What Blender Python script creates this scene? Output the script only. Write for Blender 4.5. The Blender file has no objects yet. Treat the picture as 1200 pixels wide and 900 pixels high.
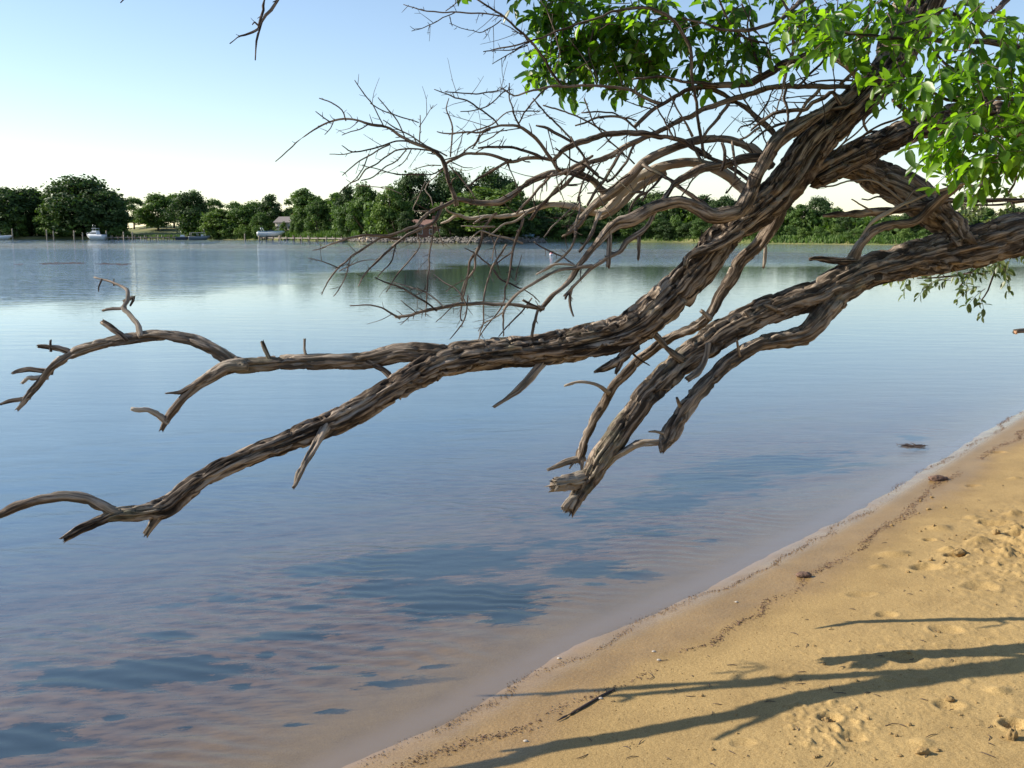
import bpy, math, random
import numpy as np
from mathutils import Vector, Matrix

random.seed(7)
rng = np.random.default_rng(11)
scene = bpy.context.scene
COL = scene.collection

# ------------------------------------------------------------------ camera model
F, H = 1178.0, 1.9
TH = math.atan(176 / F)
CT, ST = math.cos(TH), math.sin(TH)

def ray(px, py):
    u = (px - 600) / F
    v = (450 - py) / F
    return np.array([u, CT + v * ST, -ST + v * CT])

def at(px, py, t):
    """point seen at photo pixel (px, py), t metres along the viewing axis"""
    return np.array([0, 0, H]) + ray(px, py) * t

def on_plane(px, py, z=0.0):
    d = ray(px, py)
    return np.array([0, 0, H]) + d * ((z - H) / d[2])

SUN_EL, SUN_AZ = math.radians(29.5), math.radians(8)
SUN = np.array([-math.cos(SUN_AZ) * math.cos(SUN_EL), math.sin(SUN_AZ) * math.cos(SUN_EL), math.sin(SUN_EL)])

# ------------------------------------------------------------------ numpy noise
def _hash(ix, iy, iz, seed):
    n = (ix.astype(np.int64) * 374761393 + iy.astype(np.int64) * 668265263 + iz.astype(np.int64) * 2147483647 + seed * 144665) & 0x7FFFFFFF
    n = ((n ^ (n >> 13)) * 1274126177) & 0x7FFFFFFF
    n = (n ^ (n >> 16)) & 0xFFFFF
    return n / float(0xFFFFF)

def vnoise(x, y, z=None, seed=0):
    x = np.asarray(x, float); y = np.asarray(y, float)
    z = np.zeros_like(x) if z is None else np.asarray(z, float)
    ix, iy, iz = np.floor(x), np.floor(y), np.floor(z)
    fx, fy, fz = x - ix, y - iy, z - iz
    fx, fy, fz = [f * f * f * (f * (f * 6 - 15) + 10) for f in (fx, fy, fz)]
    out = 0
    for dx in (0, 1):
        wx = fx if dx else 1 - fx
        for dy in (0, 1):
            wy = fy if dy else 1 - fy
            for dz in (0, 1):
                wz = fz if dz else 1 - fz
                out = out + wx * wy * wz * _hash(ix + dx, iy + dy, iz + dz, seed)
    return out

def fbm(x, y, z=None, seed=0, octs=4):
    a, s, tot = 1.0, 0.0, 0.0
    for k in range(octs):
        s = s + a * vnoise(np.asarray(x) * 2 ** k, np.asarray(y) * 2 ** k, None if z is None else np.asarray(z) * 2 ** k, seed + k * 17)
        tot += a
        a *= 0.5
    return s / tot

def sstep(a, b, x):
    t = np.clip((x - a) / (b - a), 0, 1)
    return t * t * (3 - 2 * t)

# ------------------------------------------------------------------ object helpers
def tag(o, label=None, cat=None, group=None, kind=None):
    if label: o['label'] = label
    if cat: o['category'] = cat
    if group: o['group'] = group
    if kind: o['kind'] = kind
    return o

def empty(name, loc=(0, 0, 0), rz=0.0):
    o = bpy.data.objects.new(name, None)
    COL.objects.link(o)
    o.location = loc
    o.rotation_euler = (0, 0, rz)
    o.empty_display_size = 0.2
    return o

class MB:
    """collects faces, links them as one mesh object"""
    def __init__(s):
        s.v, s.f, s.n, s.attr, s.mi = [], [], 0, {}, []
    def add(s, v, f, mi=0, **attr):
        v = np.asarray(v, float).reshape(-1, 3)
        s.v.append(v)
        for q in f:
            s.f.append(tuple(int(i) + s.n for i in q))
            s.mi.append(mi)
        for k, a in attr.items():
            s.attr.setdefault(k, []).append((s.n, np.asarray(a, float)))
        s.n += len(v)
    def box(s, c, size, rz=0.0, mi=0, taper=1.0):
        x, y, z = [d / 2 for d in size]
        v = np.array([[-x, -y, -z], [x, -y, -z], [x, y, -z], [-x, y, -z], [-x * taper, -y * taper, z], [x * taper, -y * taper, z], [x * taper, y * taper, z], [-x * taper, y * taper, z]])
        ca, sa = math.cos(rz), math.sin(rz)
        v = v @ np.array([[ca, sa, 0], [-sa, ca, 0], [0, 0, 1]]) + np.array(c)
        s.add(v, [(0, 3, 2, 1), (4, 5, 6, 7), (0, 1, 5, 4), (1, 2, 6, 5), (2, 3, 7, 6), (3, 0, 4, 7)], mi)
    def bar(s, a, b, r, seg=7, r2=None, mi=0):
        a, b = np.array(a, float), np.array(b, float)
        r2 = r if r2 is None else r2
        d = (b - a) / (np.linalg.norm(b - a) + 1e-9)
        u = np.cross(d, [0.3, 0.2, 0.93]); u /= np.linalg.norm(u)
        w = np.cross(d, u)
        ang = np.arange(seg) * 2 * math.pi / seg
        ring = np.outer(np.cos(ang), u) + np.outer(np.sin(ang), w)
        v = np.concatenate([a + ring * r, b + ring * r2, [a], [b]])
        f = []
        for i in range(seg):
            j = (i + 1) % seg
            f += [(i, j, seg + j, seg + i), (2 * seg, j, i), (2 * seg + 1, seg + i, seg + j)]
        s.add(v, f, mi)
    def build(s, name, mats, parent=None, smooth=True, loc=None):
        me = bpy.data.meshes.new(name)
        V = np.concatenate(s.v)
        me.from_pydata(V.tolist(), [], s.f)
        for k, lst in s.attr.items():
            d = lst[0][1].ndim
            if d == 1:
                A = np.zeros(len(V)); at_ = me.attributes.new(k, 'FLOAT', 'POINT')
                for o, a in lst: A[o:o + len(a)] = a
                at_.data.foreach_set('value', A.astype(np.float32))
            else:
                A = np.zeros((len(V), 3)); at_ = me.attributes.new(k, 'FLOAT_VECTOR', 'POINT')
                for o, a in lst: A[o:o + len(a)] = a
                at_.data.foreach_set('vector', A.astype(np.float32).ravel())
        for m in (mats if isinstance(mats, (list, tuple)) else [mats]):
            me.materials.append(m)
        if any(s.mi): me.polygons.foreach_set('material_index', s.mi)
        if smooth: me.polygons.foreach_set('use_smooth', [True] * len(me.polygons))
        me.update()
        o = bpy.data.objects.new(name, me)
        COL.objects.link(o)
        if parent is not None: o.parent = parent
        if loc is not None: o.location = loc
        return o

def copy_tree(o, parent=None):
    c = o.copy()
    COL.objects.link(c)
    if parent is not None: c.parent = parent
    for ch in [k for k in bpy.data.objects if k.parent == o]:
        copy_tree(ch, c)
    return c

# ------------------------------------------------------------------ materials
def mat(name):
    m = bpy.data.materials.new(name)
    m.use_nodes = True
    nt = m.node_tree
    nt.nodes.clear()
    out = nt.nodes.new('ShaderNodeOutputMaterial')
    def N(t, **kw):
        n = nt.nodes.new('ShaderNode' + t)
        for k, v in kw.items():
            if k.startswith('i_'):
                n.inputs[k[2:].replace('_', ' ')].default_value = v
            else:
                setattr(n, k, v)
        return n
    def Lk(a, b): nt.links.new(a, b)
    return m, N, Lk, out

def ramp(N, stops, interp='LINEAR'):
    r = N('ValToRGB')
    r.color_ramp.interpolation = interp
    els = r.color_ramp.elements
    while len(els) < len(stops): els.new(0.5)
    for e, (p, c) in zip(els, stops):
        e.position = p
        e.color = (*c, 1) if len(c) == 3 else c
    return r

def plain(name, color, rough=0.6, var=0.25, scale=6.0, metal=0.0, bump=0.0):
    m, N, L, out = mat(name)
    b = N('BsdfPrincipled')
    b.inputs['Roughness'].default_value = rough
    b.inputs['Metallic'].default_value = metal
    tc = N('TexCoord'); nz = N('TexNoise'); nz.inputs['Scale'].default_value = scale; nz.inputs['Detail'].default_value = 5
    L(tc.outputs['Object'], nz.inputs['Vector'])
    c = np.array(color)
    r = ramp(N, [(0.3, tuple(c * (1 - var))), (0.7, tuple(np.minimum(c * (1 + var), 0.95)))])
    L(nz.outputs['Fac'], r.inputs['Fac']); L(r.outputs['Color'], b.inputs['Base Color'])
    if bump:
        bp = N('Bump'); bp.inputs['Strength'].default_value = bump; bp.inputs['Distance'].default_value = 0.02
        L(nz.outputs['Fac'], bp.inputs['Height']); L(bp.outputs['Normal'], b.inputs['Normal'])
    L(b.outputs['BSDF'], out.inputs['Surface'])
    return m

def bark_material(name, dark, mid, light, scale=1.0, pale=None, bump=1.0):
    m, N, L, out = mat(name)
    b = N('BsdfPrincipled'); b.inputs['Roughness'].default_value = 0.85
    b.inputs['Specular IOR Level'].default_value = 0.25
    at_ = N('Attribute', attribute_name='barkco')
    mp = N('Mapping'); mp.inputs['Scale'].default_value = (80 * scale, 80 * scale, 5.5 * scale)
    L(at_.outputs['Vector'], mp.inputs['Vector'])
    n1 = N('TexNoise'); n1.inputs['Scale'].default_value = 1.0; n1.inputs['Detail'].default_value = 6; n1.inputs['Roughness'].default_value = 0.65
    n1.inputs['Distortion'].default_value = 0.35
    L(mp.outputs['Vector'], n1.inputs['Vector'])
    mp2 = N('Mapping'); mp2.inputs['Scale'].default_value = (14 * scale, 14 * scale, 3.5 * scale)
    L(at_.outputs['Vector'], mp2.inputs['Vector'])
    n2 = N('TexNoise'); n2.inputs['Scale'].default_value = 1.0; n2.inputs['Detail'].default_value = 4
    L(mp2.outputs['Vector'], n2.inputs['Vector'])
    r = ramp(N, [(0.42, dark), (0.49, mid), (0.60, light)])
    L(n1.outputs['Fac'], r.inputs['Fac'])
    r2 = ramp(N, [(0.35, (0.62, 0.53, 0.47)), (0.52, (1, 0.97, 0.93)), (0.68, (1.2, 1.19, 1.15))])
    L(n2.outputs['Fac'], r2.inputs['Fac'])
    mx = N('MixRGB', blend_type='MULTIPLY'); mx.inputs['Fac'].default_value = 0.6
    L(r.outputs['Color'], mx.inputs['Color1']); L(r2.outputs['Color'], mx.inputs['Color2'])
    col = mx.outputs['Color']
    # green-grey lichen dust in patches
    tc = N('TexCoord'); n3 = N('TexNoise'); n3.inputs['Scale'].default_value = 4.5; n3.inputs['Detail'].default_value = 7
    n3.inputs['Roughness'].default_value = 0.7
    L(tc.outputs['Object'], n3.inputs['Vector'])
    r3 = ramp(N, [(0.57, (0, 0, 0)), (0.68, (1, 1, 1))]); L(n3.outputs['Fac'], r3.inputs['Fac'])
    mx2 = N('MixRGB'); mx2.inputs['Color2'].default_value = (0.24, 0.23, 0.15, 1)
    ml = N('Math', operation='MULTIPLY'); ml.inputs[1].default_value = 0.5
    L(r3.outputs['Color'], ml.inputs[0]); L(ml.outputs['Value'], mx2.inputs['Fac']); L(col, mx2.inputs['Color1'])
    col = mx2.outputs['Color']
    if pale:
        pa = N('Attribute', attribute_name='pale')
        mx3 = N('MixRGB'); pm = N('MixRGB', blend_type='MULTIPLY'); pm.inputs['Fac'].default_value = .9; pm.inputs['Color2'].default_value = (*pale, 1); L(r2.outputs['Color'], pm.inputs['Color1']); L(pm.outputs['Color'], mx3.inputs['Color2'])
        L(pa.outputs['Fac'], mx3.inputs['Fac']); L(col, mx3.inputs['Color1']); col = mx3.outputs['Color']
    L(col, b.inputs['Base Color'])
    bp = N('Bump'); bp.inputs['Strength'].default_value = bump; bp.inputs['Distance'].default_value = 0.016 / scale
    L(n1.outputs['Fac'], bp.inputs['Height']); L(bp.outputs['Normal'], b.inputs['Normal'])
    L(b.outputs['BSDF'], out.inputs['Surface'])
    return m

M_BARK = bark_material('rough_bark', (0.022, 0.016, 0.012), (0.105, 0.078, 0.058), (0.38, 0.315, 0.255), 1.0, pale=(0.48, 0.42, 0.34))
M_BARK2 = bark_material('branch_bark', (0.026, 0.018, 0.015), (0.078, 0.057, 0.045), (0.25, 0.20, 0.155), 1.6, pale=(0.45, 0.36, 0.27))
M_TWIG = plain('twig_bark', (0.09, 0.058, 0.045), 0.8, 0.35, 60)

def leaf_material(name, ca, cb, trans, rough=0.38, tw=0.45):
    m, N, L, out = mat(name)
    a = N('Attribute', attribute_name='leafvar')
    r = ramp(N, [(0.0, ca), (1.0, cb)]); L(a.outputs['Fac'], r.inputs['Fac'])
    d = N('BsdfPrincipled'); d.inputs['Roughness'].default_value = rough
    d.inputs['Specular IOR Level'].default_value = 0.5
    L(r.outputs['Color'], d.inputs['Base Color'])
    t = N('BsdfTranslucent')
    mt = N('MixRGB', blend_type='MULTIPLY'); mt.inputs['Fac'].default_value = 1; mt.inputs['Color2'].default_value = (*trans, 1)
    L(r.outputs['Color'], mt.inputs['Color1']); L(mt.outputs['Color'], t.inputs['Color'])
    mx = N('MixShader'); mx.inputs['Fac'].default_value = tw
    L(d.outputs['BSDF'], mx.inputs[1]); L(t.outputs['BSDF'], mx.inputs[2])
    L(mx.outputs['Shader'], out.inputs['Surface'])
    return m

M_LEAF = leaf_material('green_leaf', (0.022, 0.07, 0.008), (0.16, 0.30, 0.026), (2.4, 2.4, 0.7), .36, .55)
M_LEAF_PALE = leaf_material('pale_leaf', (0.06, 0.10, 0.035), (0.17, 0.21, 0.085), (1.5, 1.6, 0.8))
M_FOL = [leaf_material('far_foliage_dark', (0.024, 0.054, 0.012), (0.060, 0.110, 0.024), (1.4, 1.5, 0.7), 0.7, 0.25),
         leaf_material('far_foliage_mid', (0.048, 0.100, 0.016), (0.115, 0.195, 0.034), (1.4, 1.5, 0.7), 0.7, 0.25),
         leaf_material('far_foliage_light', (0.065, 0.12, 0.018), (0.15, 0.23, 0.036), (1.4, 1.5, 0.7), 0.7, 0.25)]
M_FARTRUNK = plain('far_trunk_bark', (0.10, 0.08, 0.06), 0.9, 0.3, 2)

# ------------------------------------------------------------------ shoreline + terrain
_px = [(410, 900), (560, 825), (700, 745), (850, 680), (1000, 600), (1100, 540), (1200, 480)]
SHORE = [on_plane(x, y)[:2] for x, y in _px]
SHORE = np.array([[-300, -70], [-40, -14], [-9, -3.5], [-3.6, 0.3], [-1.5, 2.3]] + [list(p) for p in SHORE] +
                 [[8.3, 14.2], [13, 20.5], [26, 36], [60, 70], [140, 120], [420, 190]])

def inland(X, Y):
    X = np.asarray(X, float); Y = np.asarray(Y, float)
    best = np.full(X.shape, 1e18); sg = np.ones(X.shape)
    for a, b in zip(SHORE[:-1], SHORE[1:]):
        ab = b - a
        t = np.clip(((X - a[0]) * ab[0] + (Y - a[1]) * ab[1]) / ab.dot(ab), 0, 1)
        dx, dy = X - (a[0] + t * ab[0]), Y - (a[1] + t * ab[1])
        d2 = dx * dx + dy * dy
        side = (X - a[0]) * ab[1] - (Y - a[1]) * ab[0]
        m = d2 < best
        best = np.where(m, d2, best); sg = np.where(m, np.sign(side), sg)
    return np.sqrt(best) * sg

def base_z(s):
    return np.where(s > 0, 0.10 * np.minimum(s, 1.2) + 0.05 * np.clip(s - 1.2, 0, 20) ,
                    np.where(s > -3, 0.085 * s, np.maximum(-0.255 + (s + 3) * 0.06, -3.0)))

# depressions and lumps on the beach: pixel, radius m, depth m (negative = lump)
PITS = [((972, 846), .05, .035), ((1186, 862), .055, .05), ((1120, 648), .07, .05), ((1192, 626), .08, .06), ((1165, 610), .10, .04),
        ((1040, 718), .06, .02), ((1110, 742), .08, .018), ((1060, 775), .09, .02), ((1150, 690), .10, .025), ((1085, 660), .08, .03),
        ((1110, 640), .06, -.035), ((1150, 632), .08, -.04), ((1050, 640), .09, -.025), ((1100, 610), .10, -.03), ((1180, 650), .07, -.03),
        ((1030, 655), .05, -.02), ((1140, 600), .06, -.02), ((1190, 600), .07, -.035), ((1090, 625), .05, .03), ((1010, 690), .07, .015),
        ((1110, 835), .06, .02), ((1170, 820), .05, -.02), ((920, 790), .05, .012), ((1000, 870), .06, .018), ((1080, 880), .05, -.018),
        ((1140, 560), .06, .02), ((1170, 520), .08, .02), ((1190, 555), .06, -.02), ((870, 870), .05, .01), ((1040, 800), .05, -.012)]
_PIT = [(on_plane(*p, .11)[:2], r, d) for p, r, d in PITS]

def ground_z(X, Y, detail=True):
    s = inland(X, Y)
    s2 = s + 0.10 * (fbm(X * 1.3, Y * 1.3, seed=3, octs=3) - .5) * sstep(60, 20, np.hypot(X, Y))
    z = base_z(s2)
    if detail:
        near = sstep(26, 14, np.hypot(X, Y))
        dry = sstep(0.55, 1.35, s + 0.5 * (fbm(X * .9, Y * .9, seed=21, octs=3) - .5)) * near
        z = z + dry * (0.006 * (fbm(X * 2.5, Y * 2.5, seed=5, octs=2) - .5) + .002 * (fbm(X * 9, Y * 9, seed=6, octs=3) - .5))
        dig = np.exp(-(((X - 2.75) / 1.0) ** 2 + ((Y - 5.9) / .75) ** 2)) + .10 * np.exp(-(((X - 1.6) / .9) ** 2 + ((Y - 4.2) / .8) ** 2)) + .010 + .25 * sstep(.62, .76, fbm(X * 1.7, Y * 1.7, seed=44, octs=3))
        cl = np.maximum(fbm(X * 22, Y * 22, seed=8, octs=3) - .50, 0) * 4
        cl2 = np.maximum(vnoise(X * 50, Y * 50, seed=9) - .62, 0) * 2.6
        z = z + dry * np.minimum(dig, 1) * (0.034 * cl + 0.026 * cl2)
        z = z + dry * 0.004 * (fbm(X * 22, Y * 22, seed=12, octs=3) - .5)
        swash = near * sstep(-.3, .1, s) * (1 - dry)
        z = z + swash * 0.004 * (fbm(X * 6, Y * 6, seed=14, octs=3) - .5)
        bed = near * sstep(-.1, -.6, s)
        # sand ripples on the bed
        rp = np.sin((X * .45 + Y * 1.0) * 44 + 16 * fbm(X * 1.6, Y * 1.6, seed=31, octs=3))
        z = z + bed * (0.002 * rp * sstep(.40, .65, fbm(X * .8, Y * .8, seed=33)) + 0.025 * (fbm(X * 1.2, Y * 2.2, seed=35) - .5))
        for (p, r, d) in _PIT:
            q = np.hypot(X - p[0], (Y - p[1]) / .8) * (1 + .5 * (vnoise(X * 14, Y * 14, seed=41) - .5))
            q = q * 1.35; g = np.exp(-(q / r) ** 3)
            rim = np.exp(-((q - 1.35 * r) / (.35 * r)) ** 2)
            z = z - d * .75 * g + (0.2 * d * rim if d > 0 else 0)
    return z

def gz(x, y):
    return float(ground_z(np.array([x]), np.array([y]))[0])

def on_ground(px, py):
    p = on_plane(px, py, 0.1)
    for _ in range(12):
        p = on_plane(px, py, gz(p[0], p[1]))
    return p

def build_ground():
    rad = np.concatenate([np.linspace(.05, 2.7, 14), np.exp(np.arange(math.log(2.75), math.log(13), .0026)), np.geomspace(13.1, 620, 90)])
    an = np.radians(np.concatenate([np.arange(-180, -34, 4), np.arange(-33, -10, .22), np.arange(-10, 31, .085), np.arange(31.5, 180, 4)]))
    A, R = np.meshgrid(an, rad)
    X, Y = R * np.sin(A), R * np.cos(A)
    Z = ground_z(X, Y)
    # bend the far part of the sheet down so that the far bank has its own terrain
    Z = np.where(R > 120, np.minimum(Z, -2.0 + .0 * R), Z)
    s = inland(X, Y)
    nA, nR = len(an), len(rad)
    idx = np.arange(nA * nR).reshape(nR, nA)
    a, b = idx[:-1], idx[1:]
    q = np.stack([a, np.roll(a, -1, 1), np.roll(b, -1, 1), b], -1).reshape(-1, 4)
    me = bpy.data.meshes.new('beach_ground')
    nv, nf = nA * nR, len(q)
    me.vertices.add(nv); me.loops.add(nf * 4); me.polygons.add(nf)
    me.vertices.foreach_set('co', np.stack([X, Y, Z], -1).astype(np.float32).ravel())
    me.loops.foreach_set('vertex_index', q[:, ::-1].astype(np.int32).ravel())
    me.polygons.foreach_set('loop_start', (np.arange(nf) * 4).astype(np.int32))
    me.polygons.foreach_set('use_smooth', np.ones(nf, bool))
    me.update(calc_edges=True)
    # how wet the sand is, and where weed grows on the bed
    wob = (fbm(X * 2.2, Y * 2.2, seed=51, octs=3) - .5)
    wet = sstep(.62, .30, s + .30 * wob)
    damp = sstep(1.5, .5, s + .5 * wob)
    weed = np.zeros_like(X)
    for cx, cy, rx, ry, k in WEED:
        p0 = on_plane(cx, cy, -.12); p1 = on_plane(cx + rx, cy, -.12); p2 = on_plane(cx, cy - ry, -.12); p3 = on_plane(cx, cy + ry, -.12)
        ax = max(p1[0] - p0[0], .02); ay = max((p2[1] - p3[1]) / 2, .02)
        q2 = ((X - p0[0]) / ax) ** 2 + ((Y - p0[1]) / ay) ** 2
        weed = np.maximum(weed, k * np.exp(-q2 * .55))
    for nm, arr in (('wet', wet), ('damp', damp), ('weed', weed), ('shore', s)):
        at_ = me.attributes.new(nm, 'FLOAT', 'POINT'); at_.data.foreach_set('value', arr.astype(np.float32).ravel())
    o = bpy.data.objects.new('beach_ground', me); COL.objects.link(o)
    tag(o, 'golden sand beach running down into the shallow river bed', 'beach', kind='structure')
    return o

WEED = [(500, 655, 120, 16, 1), (420, 662, 60, 10, .8), (560, 660, 40, 12, .8), (470, 690, 70, 10, .9), (550, 712, 70, 18, 1.1), (510, 700, 60, 12, .9), (600, 740, 30, 8, .9),
        (690, 678, 40, 10, .9), (650, 640, 60, 10, .6), (740, 690, 26, 8, .8), (750, 630, 50, 8, .6), (770, 590, 60, 12, .8), (830, 565, 60, 14, .9), (900, 545, 80, 12, .8),
        (940, 555, 40, 8, .8), (700, 600, 70, 14, .6), (1000, 553, 30, 6, .6), (840, 650, 20, 4, .7), (160, 785, 100, 16, 1), (120, 795, 50, 10, .9), (220, 775, 40, 8, .8), (20, 868, 50, 20, 1.1), (60, 880, 40, 8, .8),
        (340, 745, 50, 8, .7), (365, 738, 30, 6, .6), (310, 770, 10, 5, .9), (480, 820, 45, 4, .9), (520, 800, 22, 3, .8), (390, 855, 20, 4, .7), (345, 870, 16, 4, .7),
        (210, 865, 20, 6, .6), (280, 812, 12, 4, .9), (135, 845, 12, 4, .7), (380, 790, 20, 3, .6), (440, 770, 14, 4, .6), (260, 690, 60, 8, .5), (180, 735, 50, 6, .5),
        (430, 805, 16, 4, .6), (1070, 523, 12, 4, .9), (360, 705, 40, 5, .6), (310, 740, 40, 6, .5), (640, 715, 12, 4, .6), (700, 700, 14, 4, .6), (100, 720, 60, 8, .4), (60, 760, 50, 8, .5)]

def sand_material():
    m, N, L, out = mat('beach_sand')
    b = N('BsdfPrincipled')
    tc = N('TexCoord')
    n1 = N('TexNoise'); n1.inputs['Scale'].default_value = 260; n1.inputs['Detail'].default_value = 3
    n2 = N('TexNoise'); n2.inputs['Scale'].default_value = 3.0; n2.inputs['Detail'].default_value = 8; n2.inputs['Roughness'].default_value = .65
    n3 = N('TexNoise'); n3.inputs['Scale'].default_value = 60; n3.inputs['Detail'].default_value = 4
    for n in (n1, n2, n3): L(tc.outputs['Object'], n.inputs['Vector'])
    r1 = ramp(N, [(.28, (.225, .145, .052)), (.5, (.385, .262, .105)), (.72, (.50, .36, .168))]); L(n1.outputs['Fac'], r1.inputs['Fac'])
    r2 = ramp(N, [(.35, (.80, .78, .74)), (.6, (1.04, 1.03, 1.0))]); L(n2.outputs['Fac'], r2.inputs['Fac'])
    mx = N('MixRGB', blend_type='MULTIPLY'); mx.inputs['Fac'].default_value = .9
    L(r1.outputs['Color'], mx.inputs['Color1']); L(r2.outputs['Color'], mx.inputs['Color2'])
    # wet sand: darker, more saturated, shinier
    dw = N('Attribute', attribute_name='damp'); wt = N('Attribute', attribute_name='wet')
    m1 = N('MixRGB', blend_type='MULTIPLY'); m1.inputs['Color2'].default_value = (.87, .86, .85, 1)
    L(dw.outputs['Fac'], m1.inputs['Fac']); L(mx.outputs['Color'], m1.inputs['Color1'])
    m2 = N('MixRGB', blend_type='MULTIPLY'); m2.inputs['Color2'].default_value = (.82, .77, .76, 1)
    L(wt.outputs['Fac'], m2.inputs['Fac']); L(m1.outputs['Color'], m2.inputs['Color1'])
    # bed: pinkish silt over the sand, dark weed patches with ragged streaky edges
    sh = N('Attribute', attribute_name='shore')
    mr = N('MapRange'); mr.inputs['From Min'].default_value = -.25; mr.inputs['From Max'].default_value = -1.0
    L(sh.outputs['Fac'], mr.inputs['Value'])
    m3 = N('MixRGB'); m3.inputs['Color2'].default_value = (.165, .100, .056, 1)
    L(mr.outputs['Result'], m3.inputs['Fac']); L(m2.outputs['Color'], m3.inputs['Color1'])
    wd = N('Attribute', attribute_name='weed')
    mp = N('Mapping'); mp.inputs['Scale'].default_value = (3.5, 9, 1); mp.inputs['Rotation'].default_value = (0, 0, .15)
    L(tc.outputs['Object'], mp.inputs['Vector'])
    nw = N('TexNoise'); nw.inputs['Scale'].default_value = 1.0; nw.inputs['Detail'].default_value = 7; nw.inputs['Roughness'].default_value = .72
    L(mp.outputs['Vector'], nw.inputs['Vector'])
    ad = N('Math', operation='MULTIPLY_ADD'); ad.inputs[1].default_value = .40; L(wd.outputs['Fac'], ad.inputs[0]); L(nw.outputs['Fac'], ad.inputs[2])
    rw = ramp(N, [(.63, (0, 0, 0)), (.72, (1, 1, 1))]); L(ad.outputs['Value'], rw.inputs['Fac'])
    ml = N('Math', operation='MULTIPLY'); L(rw.outputs['Color'], ml.inputs[0])
    mr2 = N('MapRange'); mr2.inputs['From Min'].default_value = -.15; mr2.inputs['From Max'].default_value = -.5
    L(sh.outputs['Fac'], mr2.inputs['Value']); L(mr2.outputs['Result'], ml.inputs[1])
    mpm = N('Mapping'); mpm.inputs['Scale'].default_value = (7, 24, 1); mpm.inputs['Rotation'].default_value = (0, 0, .2); L(tc.outputs['Object'], mpm.inputs['Vector'])
    nm = N('TexNoise'); nm.inputs['Scale'].default_value = 1.0; nm.inputs['Detail'].default_value = 6; nm.inputs['Roughness'].default_value = .6; L(mpm.outputs['Vector'], nm.inputs['Vector'])
    rm = ramp(N, [(.36, (.45, .45, .48)), (.52, (1, 1, 1)), (.66, (1.3, 1.25, 1.15))]); L(nm.outputs['Fac'], rm.inputs['Fac'])
    m3b = N('MixRGB', blend_type='MULTIPLY'); L(mr.outputs['Result'], m3b.inputs['Fac']); L(m3.outputs['Color'], m3b.inputs['Color1']); L(rm.outputs['Color'], m3b.inputs['Color2'])
    # lapping edge painted paler, for the sky sheen over bright shallow sand
    pe = N('MapRange', interpolation_type='SMOOTHSTEP'); pe.inputs['From Min'].default_value = -.24; pe.inputs['From Max'].default_value = -.08; L(sh.outputs['Fac'], pe.inputs['Value'])
    pf = N('MapRange', interpolation_type='SMOOTHSTEP'); pf.inputs['From Min'].default_value = .05; pf.inputs['From Max'].default_value = -.04; L(sh.outputs['Fac'], pf.inputs['Value'])
    pg = N('Math', operation='MULTIPLY'); L(pe.outputs['Result'], pg.inputs[0]); L(pf.outputs['Result'], pg.inputs[1])
    m3c = N('MixRGB'); m3c.inputs['Color2'].default_value = (.29, .20, .125, 1); L(pg.outputs['Value'], m3c.inputs['Fac']); L(m3b.outputs['Color'], m3c.inputs['Color1'])
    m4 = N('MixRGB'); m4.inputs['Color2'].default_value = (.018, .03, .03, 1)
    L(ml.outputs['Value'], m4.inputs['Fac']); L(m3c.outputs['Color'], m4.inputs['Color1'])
    # bed painted blue-grey farther out, for the darkening of the deeper water
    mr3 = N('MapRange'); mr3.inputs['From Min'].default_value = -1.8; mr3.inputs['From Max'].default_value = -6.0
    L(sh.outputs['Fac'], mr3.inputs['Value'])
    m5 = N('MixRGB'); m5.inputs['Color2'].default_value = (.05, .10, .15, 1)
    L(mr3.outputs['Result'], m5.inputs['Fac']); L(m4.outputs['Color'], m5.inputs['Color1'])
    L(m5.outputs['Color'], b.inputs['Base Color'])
    rr = N('MapRange'); rr.inputs['To Min'].default_value = .9; rr.inputs['To Max'].default_value = .42
    L(wt.outputs['Fac'], rr.inputs['Value']); fl = N('MapRange', interpolation_type='SMOOTHSTEP'); fl.inputs['From Min'].default_value = .20; fl.inputs['From Max'].default_value = .05; L(sh.outputs['Fac'], fl.inputs['Value'])
    rf = N('MixRGB'); rf.inputs['Color2'].default_value = (.16, .16, .16, 1); L(fl.outputs['Result'], rf.inputs['Fac']); L(rr.outputs['Result'], rf.inputs['Color1'])
    L(rf.outputs['Color'], b.inputs['Roughness'])
    sv = N('MapRange'); sv.inputs['To Min'].default_value = .35; sv.inputs['To Max'].default_value = .6; L(fl.outputs['Result'], sv.inputs['Value']); L(sv.outputs['Result'], b.inputs['Specular IOR Level'])
    bs = N('MapRange'); bs.inputs['To Min'].default_value = .55; bs.inputs['To Max'].default_value = .04; L(fl.outputs['Result'], bs.inputs['Value'])
    b.inputs['Specular IOR Level'].default_value = .35
    bp = N('Bump'); bp.inputs['Strength'].default_value = .55; bp.inputs['Distance'].default_value = .006
    L(n3.outputs['Fac'], bp.inputs['Height'])
    bp2 = N('Bump'); bp2.inputs['Strength'].default_value = .5; bp2.inputs['Distance'].default_value = .002
    L(n1.outputs['Fac'], bp2.inputs['Height']); L(bp.outputs['Normal'], bp2.inputs['Normal'])
    L(bs.outputs['Result'], bp.inputs['Strength']); L(bs.outputs['Result'], bp2.inputs['Strength'])
    L(bp2.outputs['Normal'], b.inputs['Normal'])
    L(b.outputs['BSDF'], out.inputs['Surface'])
    return m

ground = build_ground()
ground.data.materials.append(sand_material())

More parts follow.
